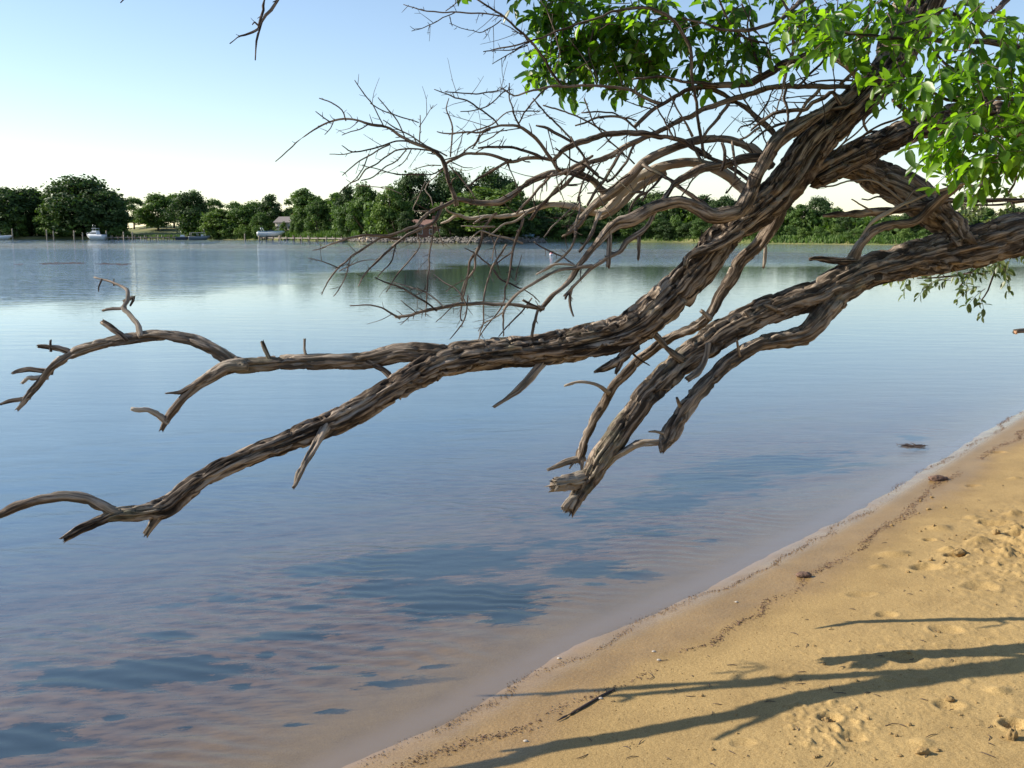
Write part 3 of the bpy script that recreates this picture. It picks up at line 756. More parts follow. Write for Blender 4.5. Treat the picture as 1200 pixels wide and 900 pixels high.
# upper grey limb and what it carries
WSCALE[0] = .72
limb('upper', [
 ("905,196,18,5.0 894,184,17 882,174,16 865,167,15 848,163,14 823,163,14 807,167,14 790,173,14 773,180,14 760,187,15 748,197,16 737,209,17 727,218,18 713,228,18 700,238,15 690,247,11 678,258,9 668,270,6", 5.0, 5.0, .25),
 ("712,228,14,5.0 705,222,14 697,212,13 683,205,12 667,201,12 650,202,12 633,208,12 617,217,12 605,226,12 592,233,12 583,237,11 567,238,10 550,236,9.5 533,234,9", 5.0, 4.8, .12),
 ("534,235,7 532,225,6.5 527,213,6.5 522,198,6.5 516,184,6.5 505,175,6.2 485,167,5.8 470,160,5 453,148,4.3 437,146,3.8 420,142,3.2 403,140,2.8 387,142,2.5 370,150,2.2 353,162,2 337,177,1.8 323,189,1.2", 4.8, 4.5, .05),
 ("404,139,2 400,129,1.8 388,120,1.6 374,114,1.2", 4.6, 4.55, 0),
 ("386,142,1.6 378,136,1.4 370,130,1", 4.55, 4.5, 0),
 ("449,147,1.8 443,135,1.7 436,122,1.6 426,108,1.6 416,94,1.1", 4.65, 4.6, 0),
 ("437,123,1.3 448,130,1.4 463,135,1.5 478,139,1.5 491,143,1.3", 4.65, 4.7, 0),
 ("492,168,1.6 492,152,1.6 492,135,1.2", 4.72, 4.7, 0),
 ("492,146,1.2 500,135,1 508,124,.8", 4.7, 4.7, 0),
 ("476,163,1.6 466,142,1.6 455,128,1.5 443,114,1", 4.7, 4.62, 0),
 ("522,181,2 500,171,2 480,159,1.8 463,150,1.6 449,141,1", 4.75, 4.65, 0),
 ("430,146,1.6 420,152,1.4 410,155,1.3 400,159,1", 4.62, 4.55, 0),
 ("391,142,1.4 388,150,1.3 380,158,1", 4.58, 4.55, 0),
 ("482,166,2.6 465,166,2.3 448,171,2.3 430,176,2 413,178,1.8 405,173,1.4 400,170,1", 4.7, 4.5, 0),
 ("414,178,1.4 402,181,1.3 385,181,1", 4.55, 4.5, .3),
 ("455,171,2 440,177,2 430,183,2 418,190,1.8 408,200,1.6 402,205,1.1", 4.65, 4.52, .1),
 ("432,182,1.6 425,196,1.6 418,207,1.5 410,215,1.3 398,226,1", 4.6, 4.48, 0),
 ("500,176,2.5 480,174,2.5 462,177,2.3 450,185,2.2 440,192,2 428,198,2 420,210,1.7 411,214,1.6 398,226,1", 4.75, 4.5, 0),
 ("476,176,1.8 470,184,1.8 462,190,1.8 450,198,1.7 438,207,1.6 424,211,1.4", 4.68, 4.52, 0),
 ("482,176,1.4 475,187,1.3 467,195,1", 4.7, 4.65, 0),
 ("522,195,2 510,203,1.9 495,205,1.8 475,205,1.8 458,203,1.7 442,199,1.5 425,195,1", 4.78, 4.6, 0),
 ("515,194,1.4 500,195,1.4 485,199,1", 4.78, 4.75, .3),
 ("521,195,1.6 510,207,1.5 502,213,1.4 498,222,1.4 506,232,1.5 508,242,1.2", 4.8, 4.72, .3),
 ("498,215,1.3 490,230,1.3 484,246,1.2 502,248,1.2", 4.72, 4.7, .3),
 ("418,218,1 440,219,1.2 460,222,1.1 472,227,.8", 4.5, 4.5, .6),
 ("534,235,7 522,240,6.5 510,245,6 502,250,5.5 494,258,5 488,266,4.6 475,269,4 460,275,3.6 448,276,3.2 427,276,3 407,280,2.5 385,288,2.2 367,293,1.4", 4.8, 4.45, .1),
 ("517,242,6 514,252,5.5 508,262,5.2 498,266,5 488,271,4.6 473,278,4.2 460,288,3.8 447,302,3.2 432,317,2.6 426,324,2 420,335,1.2", 4.78, 4.42, .1),
 ("470,280,3.8 458,279,3.2 448,278,3 432,287,3 415,298,3 405,307,2.6 396,314,2.5 385,328,2.1 377,346,1.3", 4.7, 4.4, .1),
 ("410,303,1.6 406,320,1.5 398,336,1.4 390,347,1", 4.5, 4.42, 0),
 ("395,313,1.6 387,309,1.5 377,306,1.4 360,302,1", 4.45, 4.4, 0),
 ("463,287,1.8 462,296,1.8 458,308,1.7 448,318,1.6 440,327,1", 4.65, 4.5, 0),
 ("489,271,2.2 490,280,2.2 492,288,2 485,298,2 477,308,2 468,319,1.9 460,331,1.6 452,342,1", 4.75, 4.55, 0),
 ("508,264,2.4 507,280,2.3 503,298,2.3 503,315,2.2 502,332,2 500,350,2 498,371,1.2", 4.78, 4.62, 0),
 ("400,318,1.3 413,310,1.4 428,305,1.2 445,304,1", 4.45, 4.55, .3),
 ("510,362,2.4 500,355,2.4 487,347,2.4 474,339,2.4 463,334,2.3 450,330,1.9 440,325,1.2", 4.5, 4.5, 0),
 ("518,357,2 510,350,2 500,343,2 487,338,1.8 475,334,1.6 462,332,1", 4.5, 4.55, .4),
 ("545,356,2.2 540,346,2 532,337,1.8 520,331,1.6 507,322,1", 4.5, 4.55, 0),
 ("487,346,1.4 495,342,1.3 500,336,1", 4.5, 4.5, 0),
 ("486,364,1.4 478,358,1.3 470,352,1", 4.5, 4.5, 0),
 ("532,358,1.6 524,366,1.5 511,377,1", 4.5, 4.46, 0),
 ("525,340,1.2 537,331,1.1 545,328,.8", 4.5, 4.5, 0),
], seg=20, spur=11, rough=.005, step=.012)
limb('pale', [
 ("880,228,20,5.2 868,218,19 857,209,19 840,198,19 823,192,17 807,190,17 790,192,16 773,196,16 760,202,16 748,208,16 738,217,16 728,226,16 718,238,14 706,247,13 692,248,12 675,243,10 658,240,8 638,241,7 617,248,7 600,252,6.5 583,254,5.5 567,254,5.2 550,256,5 536,252,4.5 526,258,3.5 517,262,2", 5.2, 4.9, .8),
 ("775,205,14,5.25 758,213,15 742,224,14 725,242,13 712,252,11 704,256,8", 5.25, 5.1, .5),
 ("640,240,3 622,247,4 606,258,3.5 592,262,3 578,272,2.4 572,276,1.5", 4.95, 4.8, .5),
 ("537,252,3 525,247,2.5 523,242,2", 4.9, 4.85, .8),
 ("566,255,3 560,258,3 555,262,2.4", 4.9, 4.88, .7),
 ("578,265,2.6 560,266,2.5 541,265,1.3", 4.85, 4.8, .5),
 ("610,283,3 600,279,3 588,277,3 575,274,3 563,271,2.4 553,279,2 546,287,1.5", 4.8, 4.75, .6),
 ("674,240,2.4 662,252,2.4 648,266,2.2 637,278,1.4", 4.9, 4.78, .4),
], seg=20, spur=3, rough=.005)
# tangle of thin branches above
WSCALE[0] = .92
TANGLE = [
 "1010,101,7,4.95 1003,102,7 975,101,7 940,101,7 907,103,7 882,108,7.5 857,117,7.5 836,124,7.5 823,128,7.5 807,137,7.5 790,145,7.5 773,153,8 757,160,8.5 745,166,9 733,173,9 720,181,8.5 706,186,8 693,190,8 684,195,8.5 672,201,9,4.95",
 "832,185,8,4.95 815,175,7.5 800,166,7 792,163,7 767,159,7.5 742,156,8 717,157,8 700,160,8 686,165,8 675,168,7.5 664,174,7 655,181,6 649,187,5",
 "1003,78,10,4.9 983,64,10 965,60,11 950,63,11 935,68,11 918,75,11 905,83,10 892,90,10 882,97,9.5 868,99,9 857,100,8.5 840,101,8 823,102,7.5 807,105,7 790,113,6 778,121,6 765,128,5.5 755,138,5.5 744,150,5,4.85",
 "776,122,5.5,4.86 765,118,5.5 752,112,5 738,105,4.5 725,103,4.2 700,101,3.8 675,100,3.4 650,100,3.2 632,104,2.8 616,108,2.4 603,112,2 593,106,2 587,103,1.4,4.7",
 "840,101,5,4.85 825,97,4.5 800,95,4.4 780,89,4 760,90,3.5 742,93,2.5,4.7",
 "828,185,4,4.9 825,172,4.5 822,158,5 819,142,4.6 817,128,4.6 813,105,4.8 811,85,5 808,62,5 805,45,5 797,32,5 787,22,5 775,15,4.5 762,11,4.2 750,9,3.8 737,10,3.5 718,14,3.2 700,20,3 680,27,3 662,34,2.8 645,40,2.6 630,45,2.4 615,50,2.2 600,55,2 582,58,1.8 565,61,1.2,4.4",
 "824,160,3.5,4.9 833,148,4 843,136,4.2 851,127,4.4 858,118,4.6,4.95",
 "915,164,8,4.98 908,157,8.5 898,147,8.5 890,140,8 882,133,7.5 870,123,7.5 860,117,7 848,111,7 838,107,6 829,105,5,4.98",
 "658,103,4,4.8 650,90,3.6 643,78,3.4 637,67,3.3 625,53,3.2 613,40,3 600,28,2.7 587,17,2.5 573,8,2.3 560,0,2 540,-14,1.8 520,-22,1.4,4.4",
 "590,19,2,4.55 575,16,1.9 553,15,1.8 535,14,1.7 520,16,1.6 505,14,1.6 497,12,1.4 485,8,1.2 473,4,.9,4.4",
 "533,14,1.2,4.5 520,20,1.2 508,27,1.1 495,33,1 483,36,.8,4.4",
 "588,23,1.4,4.55 578,30,1.3 565,38,1.3 553,36,1.1 540,34,1.1 525,29,.8,4.45",
 "522,13,1 530,7,1 540,-2,.8",
 "622,50,1.5,4.6 600,57,1.4 577,62,.9,4.5", "618,52,1.5,4.6 600,62,1.3 588,68,1.2 577,74,.9,4.5", "610,40,1.4 598,32,1.2 588,28,.9",
 "620,50,1.4 612,40,1.3 600,36,1",
 "745,193,2,4.9 700,150,1.8 690,131,1.8 683,115,1.5",
 "665,205,5,4.9 652,198,5 645,185,5 635,170,4.8 623,157,4.7 610,148,4.2 593,147,3.4 577,150,2.8 560,154,2.5 540,156,2.2 523,157,1.8 512,154,1.2,4.5",
 "584,147,2.3 580,141,2.2 575,137,2.2 566,130,2 560,127,2 543,117,1.8 533,114,1.7 522,109,1.6 508,105,1",
 "522,108,1.4 535,110,1.6 552,111,1.6 565,109,1.6 577,107,1.6 587,105,1.2 592,101,1",
 "528,185,2 529,170,2 530,158,2.1 529,143,2 526,134,1.8 523,126,1.6 525,115,1",
 "610,148,2.2 606,139,2.1 603,132,2.1 600,122,1.8 597,113,1.7 596,97,1.2",
 "606,146,1.9 613,136,1.9 620,127,2 627,118,2 635,108,2.1 643,103,1.8",
 "523,193,4.6,4.8 528,189,4.3 535,186,4 543,182,4 552,180,4.2 568,180,4.5 577,181,4.7 585,184,5 592,187,5 598,189,5 606,187,5.4 613,185,5.5 624,184,5.5 637,185,5 650,188,4.6,4.9",
 "600,188,4.4 585,194,4.3 575,199,4 567,205,3.4 557,212,2.6 548,221,1.8",
 "560,173,2.4 570,172,3 584,172,3.4 602,173,3.8 618,178,4.2 628,181,4.5 638,185,4.4",
 "527,192,2 534,200,2 541,211,2 548,220,2 556,233,1.6",
 "625,116,1.8 631,124,2 640,136,2.3 650,143,2.5 660,152,2.6 670,164,2.6",
 "629,146,2 638,149,3.5 650,155,4.4 662,161,4.4 672,166,4",
 "637,124,1.6 652,127,2 667,132,2.1 680,137,2.2 692,143,2.3 703,149,2.3 713,155,2.2",
 "676,147,2 686,143,2.5 695,139,2.9 706,137,3 720,137,3 733,141,2.9 740,147,2.5 745,153,2",
 "683,131,1.5 700,131,2 717,133,2.1 730,137,2.1 745,142,2",
 "548,156,1.8 560,151,2 572,147,2.1 582,142,1.8 590,135,1.7 600,131,1.6 620,130,1.6 633,130,1.2",
 "540,131,1 552,130,1.3 562,128,1.5 573,124,1.7 582,117,1.6 590,110,1.5 600,105,1",
 "553,174,1.6 560,164,1.7 566,156,1.7 575,151,1.8",
 "561,168,1.2 575,162,1.5 585,155,1.5 592,149,1.3",
 "520,188,1.8 538,183,1.8 550,173,1.8 558,165,1.6 563,155,1.4",
 "534,183,1 538,170,1.1 541,153,.8",
 "650,90,0.9 655,60,1.4 648,30,1.4 640,10,1.2 630,-5,1",
 "700,20,1.6 690,60,1.7 700,95,1.7",
 "668,201,2.4 660,212,2.4 650,222,2.4 640,234,1.6",
 "648,202,3.4 640,212,3.4 628,226,3.4 615,240,3.2 606,250,3",
 "660,201,3 672,205,3.4 690,212,2.8",
 "690,190,2.4 683,180,2.6 676,171,2.6 670,160,2.2",
 "640,209,4 652,205,4.4 664,200,5 680,190,5 694,182,4",
 "620,258,4.5 628,247,5.5 637,238,6.5 650,226,6.5 662,217,6 672,208,5 685,199,4",
 "613,256,4 611,264,4 608,272,4 604,285,3.4 600,300,3.2 599,310,2.8 598,322,2.4 594,336,2.2 590,352,2 585,362,1.8 579,370,1.6 570,382,1.5 561,394,1",
 "595,287,2.8 588,297,2.8 582,306,2.8 577,314,2.8 573,324,2.4 570,333,2.3 567,348,2.2 567,360,2 568,377,1.8 564,388,1.6 561,400,1",
 "600,294,1.6 590,303,1.5 582,310,1.2",
 "582,250,4 575,255,4.2 570,262,4.2 565,273,4 561,290,3.7 556,299,3.4 552,308,3 550,320,2.5 547,330,2.3 543,345,2.3 541,360,2 539,372,1.6 541,376,1.6",
 "561,290,3 558,300,2.8 557,308,2.6 556,315,2.4 549,324,2.4 544,331,2.2 541,345,1.8 540,352,1.2",
 "548,345,1.6 547,360,1.8 545,370,1.8 541,380,1.7 535,389,1.4 528,397,.9",
 "605,330,1.1 607,316,1 612,300,1",
 "586,274,1.5 580,285,1.6 577,296,1.4 576,306,1",
 "625,282,2 635,290,2.2 648,297,2.2 660,302,2 673,310,1.5",
 "545,290,1.2 558,297,1.8 566,305,1.8 576,312,1.8 586,326,2.4 598,332,2 608,337,1.6 622,345,1.3 633,355,1",
 "680,230,3,4.8 678,245,3 676,258,2.8 674,275,2.8",
 "690,200,2 682,213,2.2 678,225,2.4 676,236,2.4",
 "660,180,2 675,190,2.6 688,197,3 698,206,3.2 712,214,3",
 "676,171,2.6 684,183,3 691,195,3.4 700,204,3.4",
 "730,173,4 725,182,4.4 720,190,4.4 712,202,4 706,212,4 698,222,4 692,232,3.6 688,240,3",
 "745,170,3 738,180,3.6 732,190,3.6 722,204,3.4 712,213,3",
 "690,250,4.4 680,262,5 670,270,5 658,277,3",
 "735,262,3 738,246,3 742,236,4 748,229,5 756,226,5 748,225,4 738,226,3.4",
 "753,236,2.4 760,225,3 768,215,3.4 776,208,3",
 "813,160,4 798,136,2 790,125,2 783,110,2", "770,125,1.8 777,140,2 785,155,2 790,165,2",
 "847,167,4 850,178,5 850,190,5 846,200,5",
 "857,165,3.4 859,180,3.4 861,200,3.4 862,210,3.4",
 "810,165,3 816,180,3.6 823,190,3.6 832,200,3.4",
 "800,230,2 806,220,2 811,210,2 819,203,1.6",
 "890,150,4 882,155,3.4 875,160,3 868,162,2.6",
 "1000,120,5 985,127,5 960,133,5 945,137,4.4 925,142,4 905,148,3.6 895,155,3 880,168,2",
 "985,122,6 975,108,6 965,115,6 950,121,6 945,127,5.5 932,128,5.5 918,130,5.5 905,134,5 895,140,4.5 886,146,3.5 880,152,2.4",
 "960,105,5 953,113,5 945,120,5 940,127,4.5 935,135,3.6 930,142,2.5",
 "900,172,1.8 890,150,2 878,125,2 870,112,2 865,95,1.8",
 "920,102,3.4 920,118,3.4 923,128,3.2 922,142,2.8 916,155,2.2",
 "918,102,4 919,90,4.4 922,78,4.4 928,65,4.4 930,45,4 926,25,3.4 930,5,3",
 "905,110,2.2 898,125,2.4 890,135,2.4 880,145,2.4 868,148,2 865,155,1.4",
 "935,104,3 945,92,3.4 958,78,3.4 970,62,3 985,45,2.6 1000,28,2.4",
 "1010,96,9 995,80,9 985,72,8 970,60,7 955,45,6 940,30,5 925,15,4 915,-5,3",
 "985,98,5 1000,85,5 1015,70,5 1020,50,5",
 "940,100,2 960,94,2.4 990,95,2.4 1030,95,2.2 1050,93,1.5",
 "900,150,1.4 910,132,1.6 915,115,1.6 917,103,1.5",
 "960,85,1.6 940,92,1.8 920,98,1.6 905,110,1.3", "900,42,1.5 915,48,2 925,60,2 935,75,2", "905,60,1.6 925,52,2 940,45,2 955,30,2 970,20,1.6",
 "905,70,1.4 900,55,1.6 890,40,1.6 880,25,1.6 870,5,1.4",
 "890,88,4 885,70,3.4 880,50,3 876,30,2.6 880,10,2.2",
 "870,99,2 868,80,2 872,60,2 865,40,1.8",
 "900,50,3,4.8 880,45,3 868,40,3 855,28,2.6 848,12,2.4 842,-5,2",
 "738,205,2 725,214,2 712,222,2 690,226,2", "850,226,2.4 860,217,2.4 868,209,1.8",
]
TG = {}
for i, tx in enumerate(TANGLE):
    mb = MB()
    p = parse(tx, 4.9 - .3 * ((i * 37) % 10) / 10, 4.9 - .3 * ((i * 37) % 10) / 10)
    rmax = max(q[3] for q in p)
    Q = sweep(mb, p, 14 if rmax > .012 else 8, .014, .004 if rmax > .009 else 0, i, .15, .25 if i % 3 == 0 else 0, wander=.009)
    spurs(mb, Q, 26, 300 + i, .04)
    spurs(mb, Q, 9, 700 + i, .20)
    tree_part(mb, 'branch', M_BARK2, LIMBS['upper'])

# branch that hangs in from above on the left, carried by a bough above the picture
mb = MB()
for tx, a, b in [("1445,-200,50,5.5 1200,-330,40,5.2 900,-330,30,5.0 600,-220,20,4.8 430,-150,12,4.7 345,-60,8,4.6 325,0,5.5 311,18,4.5 304,33,4,4.55 300,48,2.4 299,70,1.4", 5.4, 4.5),
                 ("330,-20,5 310,0,4 309,12,3.4 304,24,3 303,33,2.4", 4.58, 4.55), ("303,34,3 296,38,3 287,41,2.4 278,44,2 269,51,1.3", 4.55, 4.5), ("304,30,2 299,26,1.6 296,29,1", 4.55, 4.53),
                 ("430,-150,9 300,-130,6 200,-60,4 160,-20,2.4 150,-6,1.8 142,3,1.2", 4.7, 4.5)]:
    Q = sweep(mb, parse(tx, a, b), 12, .03, .004, 5, .15, 0, wander=.004)
    spurs(mb, Q[-30:], 14, 5, .02)
tree_part(mb, 'limb', M_BARK2)

# ---- leaves
def leaf_template():
    ts = [0, .22, .5, .78, 1.0]; w = [0, .19, .245, .155, 0]
    v = []
    for t, k in zip(ts, w): v.append((t, 0, -.12 * t * t))
    for t, k in zip(ts[1:-1], w[1:-1]): v.append((t, k, .07 - .12 * t * t))
    for t, k in zip(ts[1:-1], w[1:-1]): v.append((t, -k, .07 - .12 * t * t))
    f = [(0, 1, 5), (1, 2, 6, 5), (2, 3, 7, 6), (3, 4, 7), (0, 8, 1), (1, 8, 9, 2), (2, 9, 10, 3), (3, 10, 4)]
    return np.array(v), f
LV, LF = leaf_template()

def add_leaf(mb, p, d, up, size, var):
    d = d / np.linalg.norm(d)
    s_ = np.cross(up, d); n_ = np.linalg.norm(s_)
    if n_ < 1e-3: return
    s_ /= n_; u = np.cross(d, s_)
    k = random.uniform(.2, 3.0)
    v = p + size * (LV[:, :1] * d + LV[:, 1:2] * s_ + LV[:, 2:] * u * k)
    mb.add(v, LF, 1, leafvar=np.full(len(v), var))

def spray(mb, p, d, length, size, r0=.0022, droop=.5, gap=.022, vv=(0, 1)):
    pts = [p]; dirs = [d / np.linalg.norm(d)]
    n = max(3, int(length / .05))
    for i in range(n):
        dd = dirs[-1] + np.array([random.uniform(-.25, .25), random.uniform(-.25, .25), random.uniform(-.2, .2) - droop * .16])
        dd /= np.linalg.norm(dd)
        pts.append(pts[-1] + dd * length / n); dirs.append(dd)
    Q = sweep(mb, [(*q, r0 * (1 - .6 * i / n)) for i, q in enumerate(pts)], 5, .03, 0, 1, 0)
    C = Q[:, :3]
    T, U, W = frames(C)
    m = int(length / gap)
    for i in range(m):
        k = min(len(C) - 1, int((.12 + .88 * (i + random.random()) / m) * len(C)))
        a = i * 2.4 + random.random()
        side = U[k] * math.cos(a) + W[k] * math.sin(a)
        dl = T[k] * random.uniform(.3, 1.0) + side * random.uniform(.5, 1.0) + np.array([0, 0, -random.uniform(0, .6)])
        up = np.array([random.gauss(-.35, .5), random.gauss(-.1, .5), 1.0])
        add_leaf(mb, C[k] + side * .004, dl, up, size * random.uniform(.65, 1.15), (random.uniform(*vv) ** 1.3 if random.random() > .02 else 1.25))

def cluster(name, blobs, size, mats, seed, droop=.5, length=(.14, .3), gap=.022, vv=(0, 1)):
    random.seed(seed)
    mb = MB()
    for (cx, cy, rx, ry, t, dt, n) in blobs:
        for _ in range(n):
            a = random.random() * 2 * math.pi; rr = math.sqrt(random.random())
            x = cx + rx * rr * math.cos(a) * .8; y = cy + ry * rr * math.sin(a) * .8 - 6
            p = at(x, y, (t + random.uniform(-dt, dt)) * (.87 if t > 6 else .838 if t > 5 else .893))
            d = np.array([random.gauss(-.35 + .5 * math.cos(a), .5), random.gauss(-.1, .6), random.gauss(-.1, .45)])
            spray(mb, p, d, random.uniform(*length), size, droop=droop, gap=gap, vv=vv)
    o = tree_part(mb, name, mats)
    return o

cluster('foliage', [(690, 45, 72, 52, 5.4, .14, 58), (640, 62, 24, 34, 5.42, .12, 14), (660, 20, 40, 22, 5.4, .15, 14), (650, 90, 26, 14, 5.4, .12, 8), (705, 85, 30, 16, 5.35, .12, 10), (640, -60, 170, 60, 5.45, .25, 90), (500, -110, 90, 40, 5.7, .3, 20),
                    (760, 40, 50, 46, 5.3, .2, 36), (745, 80, 30, 20, 5.3, .12, 10), (830, 40, 60, 40, 5.22, .12, 20), (820, 78, 40, 20, 5.2, .12, 8), (865, 62, 28, 22, 5.16, .12, 8), (725, 108, 14, 8, 5.0, .1, 2), (880, 15, 40, 25, 5, .2, 6), (940, 5, 40, 15, 5, .2, 6)],
        .070, [M_TWIG, M_LEAF], 21, .6, (.09, .18), .018, (0, .85))
cluster('foliage', [(968, 28, 30, 34, 4.4, .2, 13), (985, 55, 26, 20, 4.3, .15, 6), (1035, 40, 34, 36, 4.35, .2, 11), (1045, 80, 26, 22, 4.3, .15, 7), (1000, 15, 60, 22, 4.5, .2, 14), (1050, 100, 14, 12, 4.3, .1, 3), (1075, 60, 30, 30, 4.6, .3, 6)],
        .066, [M_TWIG, M_LEAF], 22, .8, (.10, .19), .018, (.1, 1))
cluster('foliage', [(1120, 25, 60, 32, 4.2, .3, 17), (1165, 55, 50, 40, 4.05, .25, 15), (1130, 80, 40, 30, 4.1, .25, 11), (1095, 95, 24, 24, 4.1, .15, 8), (1165, 120, 44, 34, 4.0, .25, 22), (1110, 130, 30, 20, 4.05, .15, 8),
                    (1100, 165, 20, 12, 4.0, .12, 5), (1150, 155, 40, 26, 3.95, .2, 14), (1180, 175, 34, 26, 3.9, .2, 14), (1145, 180, 24, 22, 3.9, .15, 8), (1180, 196, 24, 14, 3.9, .12, 6), (1250, 120, 60, 100, 4.1, .4, 30), (1000, -60, 260, 50, 4.8, .5, 55)],
        .066, [M_TWIG, M_LEAF], 23, 1.0, (.09, .18), .020, (.15, 1))
cluster('foliage', [(1078, 322, 18, 8, 6.3, .2, 4), (1115, 326, 20, 12, 6.3, .2, 5), (1135, 320, 18, 12, 6.3, .2, 5), (1150, 348, 12, 10, 6.3, .1, 4), (1178, 310, 14, 14, 6.3, .2, 8), (1160, 246, 36, 12, 6.6, .2, 16), (1145, 225, 20, 10, 6.6, .2, 5), (1180, 258, 22, 10, 6.6, .2, 6), (1250, 290, 60, 60, 6.5, .4, 26)],
        .050, [M_TWIG, M_LEAF_PALE], 24, 1.2, (.10, .22), .016)
mb = MB()
for tx in ["1545,170,20,5.5 1400,205,16,5.6 1300,245,10,6.4 1230,262,6,6.5 1180,290,4 1140,318,3 1100,325,2 1075,326,1.4", "1180,290,3 1165,320,2.4 1158,340,2 1150,352,1.5", "1300,245,6,6.4 1220,235,4,6.6 1170,240,3 1130,240,2", "1140,318,2 1125,335,1.6"]:
    Q = sweep(mb, parse(tx, 6.3, 6.3), 8, .04, 0, 3, .1)
tree_part(mb, 'branch', M_BARK2)
# twigs that carry the leaf clusters
mb = MB()
for tx in ["1530,50,34,5.5 1420,55,26,5.4 1300,60,20,5.2 1220,60,14,4.6 1160,50,9 1110,48,7 1060,45,5 1000,40,4 960,30,2.5", "1540,160,28,5.5 1440,140,22,5.4 1330,146,16,5.2 1240,130,10,4.3 1180,115,7 1120,118,5 1085,105,3", "1440,142,16,5.4 1330,158,12,5.2 1250,170,8,4.2 1190,185,5 1150,195,3.4 1120,178,2",
           "1160,48,6,4.4 1140,30,5 1110,12,4 1085,20,3 1055,28,2.5 1035,40,2", "1190,180,4,4.0 1190,215,3 1178,232,2", "1160,115,5,4.2 1140,90,4 1110,75,3 1090,50,2.5",
           "1020,-80,14,4.9 960,-20,9 930,10,7 900,30,5 850,35,4 800,20,3", "1440,-180,34,5.5 1250,-60,20,4.8 1180,0,9 1150,30,6"]:
    Q = sweep(mb, parse(tx, 4.2, 4.2), 9, .03, .002, 6, .12, wander=.008)
    spurs(mb, Q, 5, 77, .06)
tree_part(mb, 'limb', M_BARK2)

# sawn branch end reaching in at the right edge
mb = MB()
sweep(mb, parse("1560,330,30,5.45 1450,345,22,5.1 1330,372,14,4.6 1250,384,11,4.5 1215,387,9 1190,389,9", 4.4, 4.4), 14, .012, .003, 8, .1, .2, blunt=True)
mb.bar(at(1191.5, 389, 4.4 * TSC[0]), at(1189.3, 389.1, 4.4 * TSC[0]), 3.6 / 2 * 4.4 / F * 1.4, 12, 3.4 / 2 * 4.4 / F * 1.4, 1)
sweep(mb, parse("1555,330,30,5.3 1450,340,22,5.0 1330,372,14,4.6", 5.3, 4.6), 14, .03, .004, 9, .1)
tree_part(mb, 'limb', [M_BARK2, plain('cut_wood', (.62, .36, .22), .8, .15, 90)])['label'] = 'sawn off branch end with pale reddish cut face'

# ------------------------------------------------------------------ far bank
FAR_PX = [(-420, 279.6), (-150, 279.8), (0, 280.2), (120, 280.3), (250, 280.6), (330, 281.0), (400, 282.2), (430, 283.2), (560, 284.2), (620, 283.8), (720, 283.6), (800, 284.0), (880, 285.2), (960, 286.2), (1040, 287.0), (1110, 287.6), (1200, 288.4), (1400, 289.4), (1700, 290)]
FARL = np.array([on_plane(x, y)[:2] for x, y in FAR_PX])

def far_line(px):
    """distance along the axis of the far waterline for a photo column"""
    y = np.interp(px, [p[0] for p in FAR_PX], [p[1] for p in FAR_PX])
    return on_plane(px, y)

def far_h(px, back):
    lawn = math.exp(-((px - 190) / 60.0) ** 2) * 4.2 * float(sstep(5, 90, back))
    return .9 * float(sstep(0, 4, back)) + .7 * float(sstep(4, 60, back)) + lawn

def far_pt(px, back):
    p = far_line(px)
    d = np.array([p[0], p[1]]); d = d / np.linalg.norm(d)
    q = d * (np.linalg.norm(p[:2]) + back)
    return np.array([q[0], q[1], far_h(px, back)])

def grass_mat():
    m, N, L, out = mat('bank_grass')
    b = N('BsdfPrincipled'); b.inputs['Roughness'].default_value = .9
    tc = N('TexCoord'); n = N('TexNoise'); n.inputs['Scale'].default_value = .08; n.inputs['Detail'].default_value = 8
    L(tc.outputs['Object'], n.inputs['Vector'])
    r = ramp(N, [(.35, (.06, .085, .025)), (.5, (.13, .15, .04)), (.66, (.22, .20, .075))]); L(n.outputs['Fac'], r.inputs['Fac'])
    L(r.outputs['Color'], b.inputs['Base Color']); L(b.outputs['BSDF'], out.inputs['Surface'])
    return m

backs = [-8, -.4, .0, .5, 1.2, 2.5, 4, 8, 15, 30, 50, 80, 130, 250]
cols = list(np.arange(-420, 1701, 20))
mb = MB()
V = []
for bk in backs:
    for px in cols:
        p = far_pt(px, bk)
        z = p[2] if bk > 0 else (-1.5 if bk < -1 else -.25 if bk < -.1 else 0.02)
        z += .12 * (vnoise(np.array([px * .31]), np.array([bk * .7]), seed=4)[0] - .5) if bk > .3 else 0
        V.append((p[0], p[1], z))
n = len(cols)
mb.add(V, [(i * n + j, i * n + j + 1, (i + 1) * n + j + 1, (i + 1) * n + j) for i in range(len(backs) - 1) for j in range(n - 1)])
bank = mb.build('far_bank', grass_mat())
tag(bank, 'low grassy far bank of the river', 'bank', kind='structure')

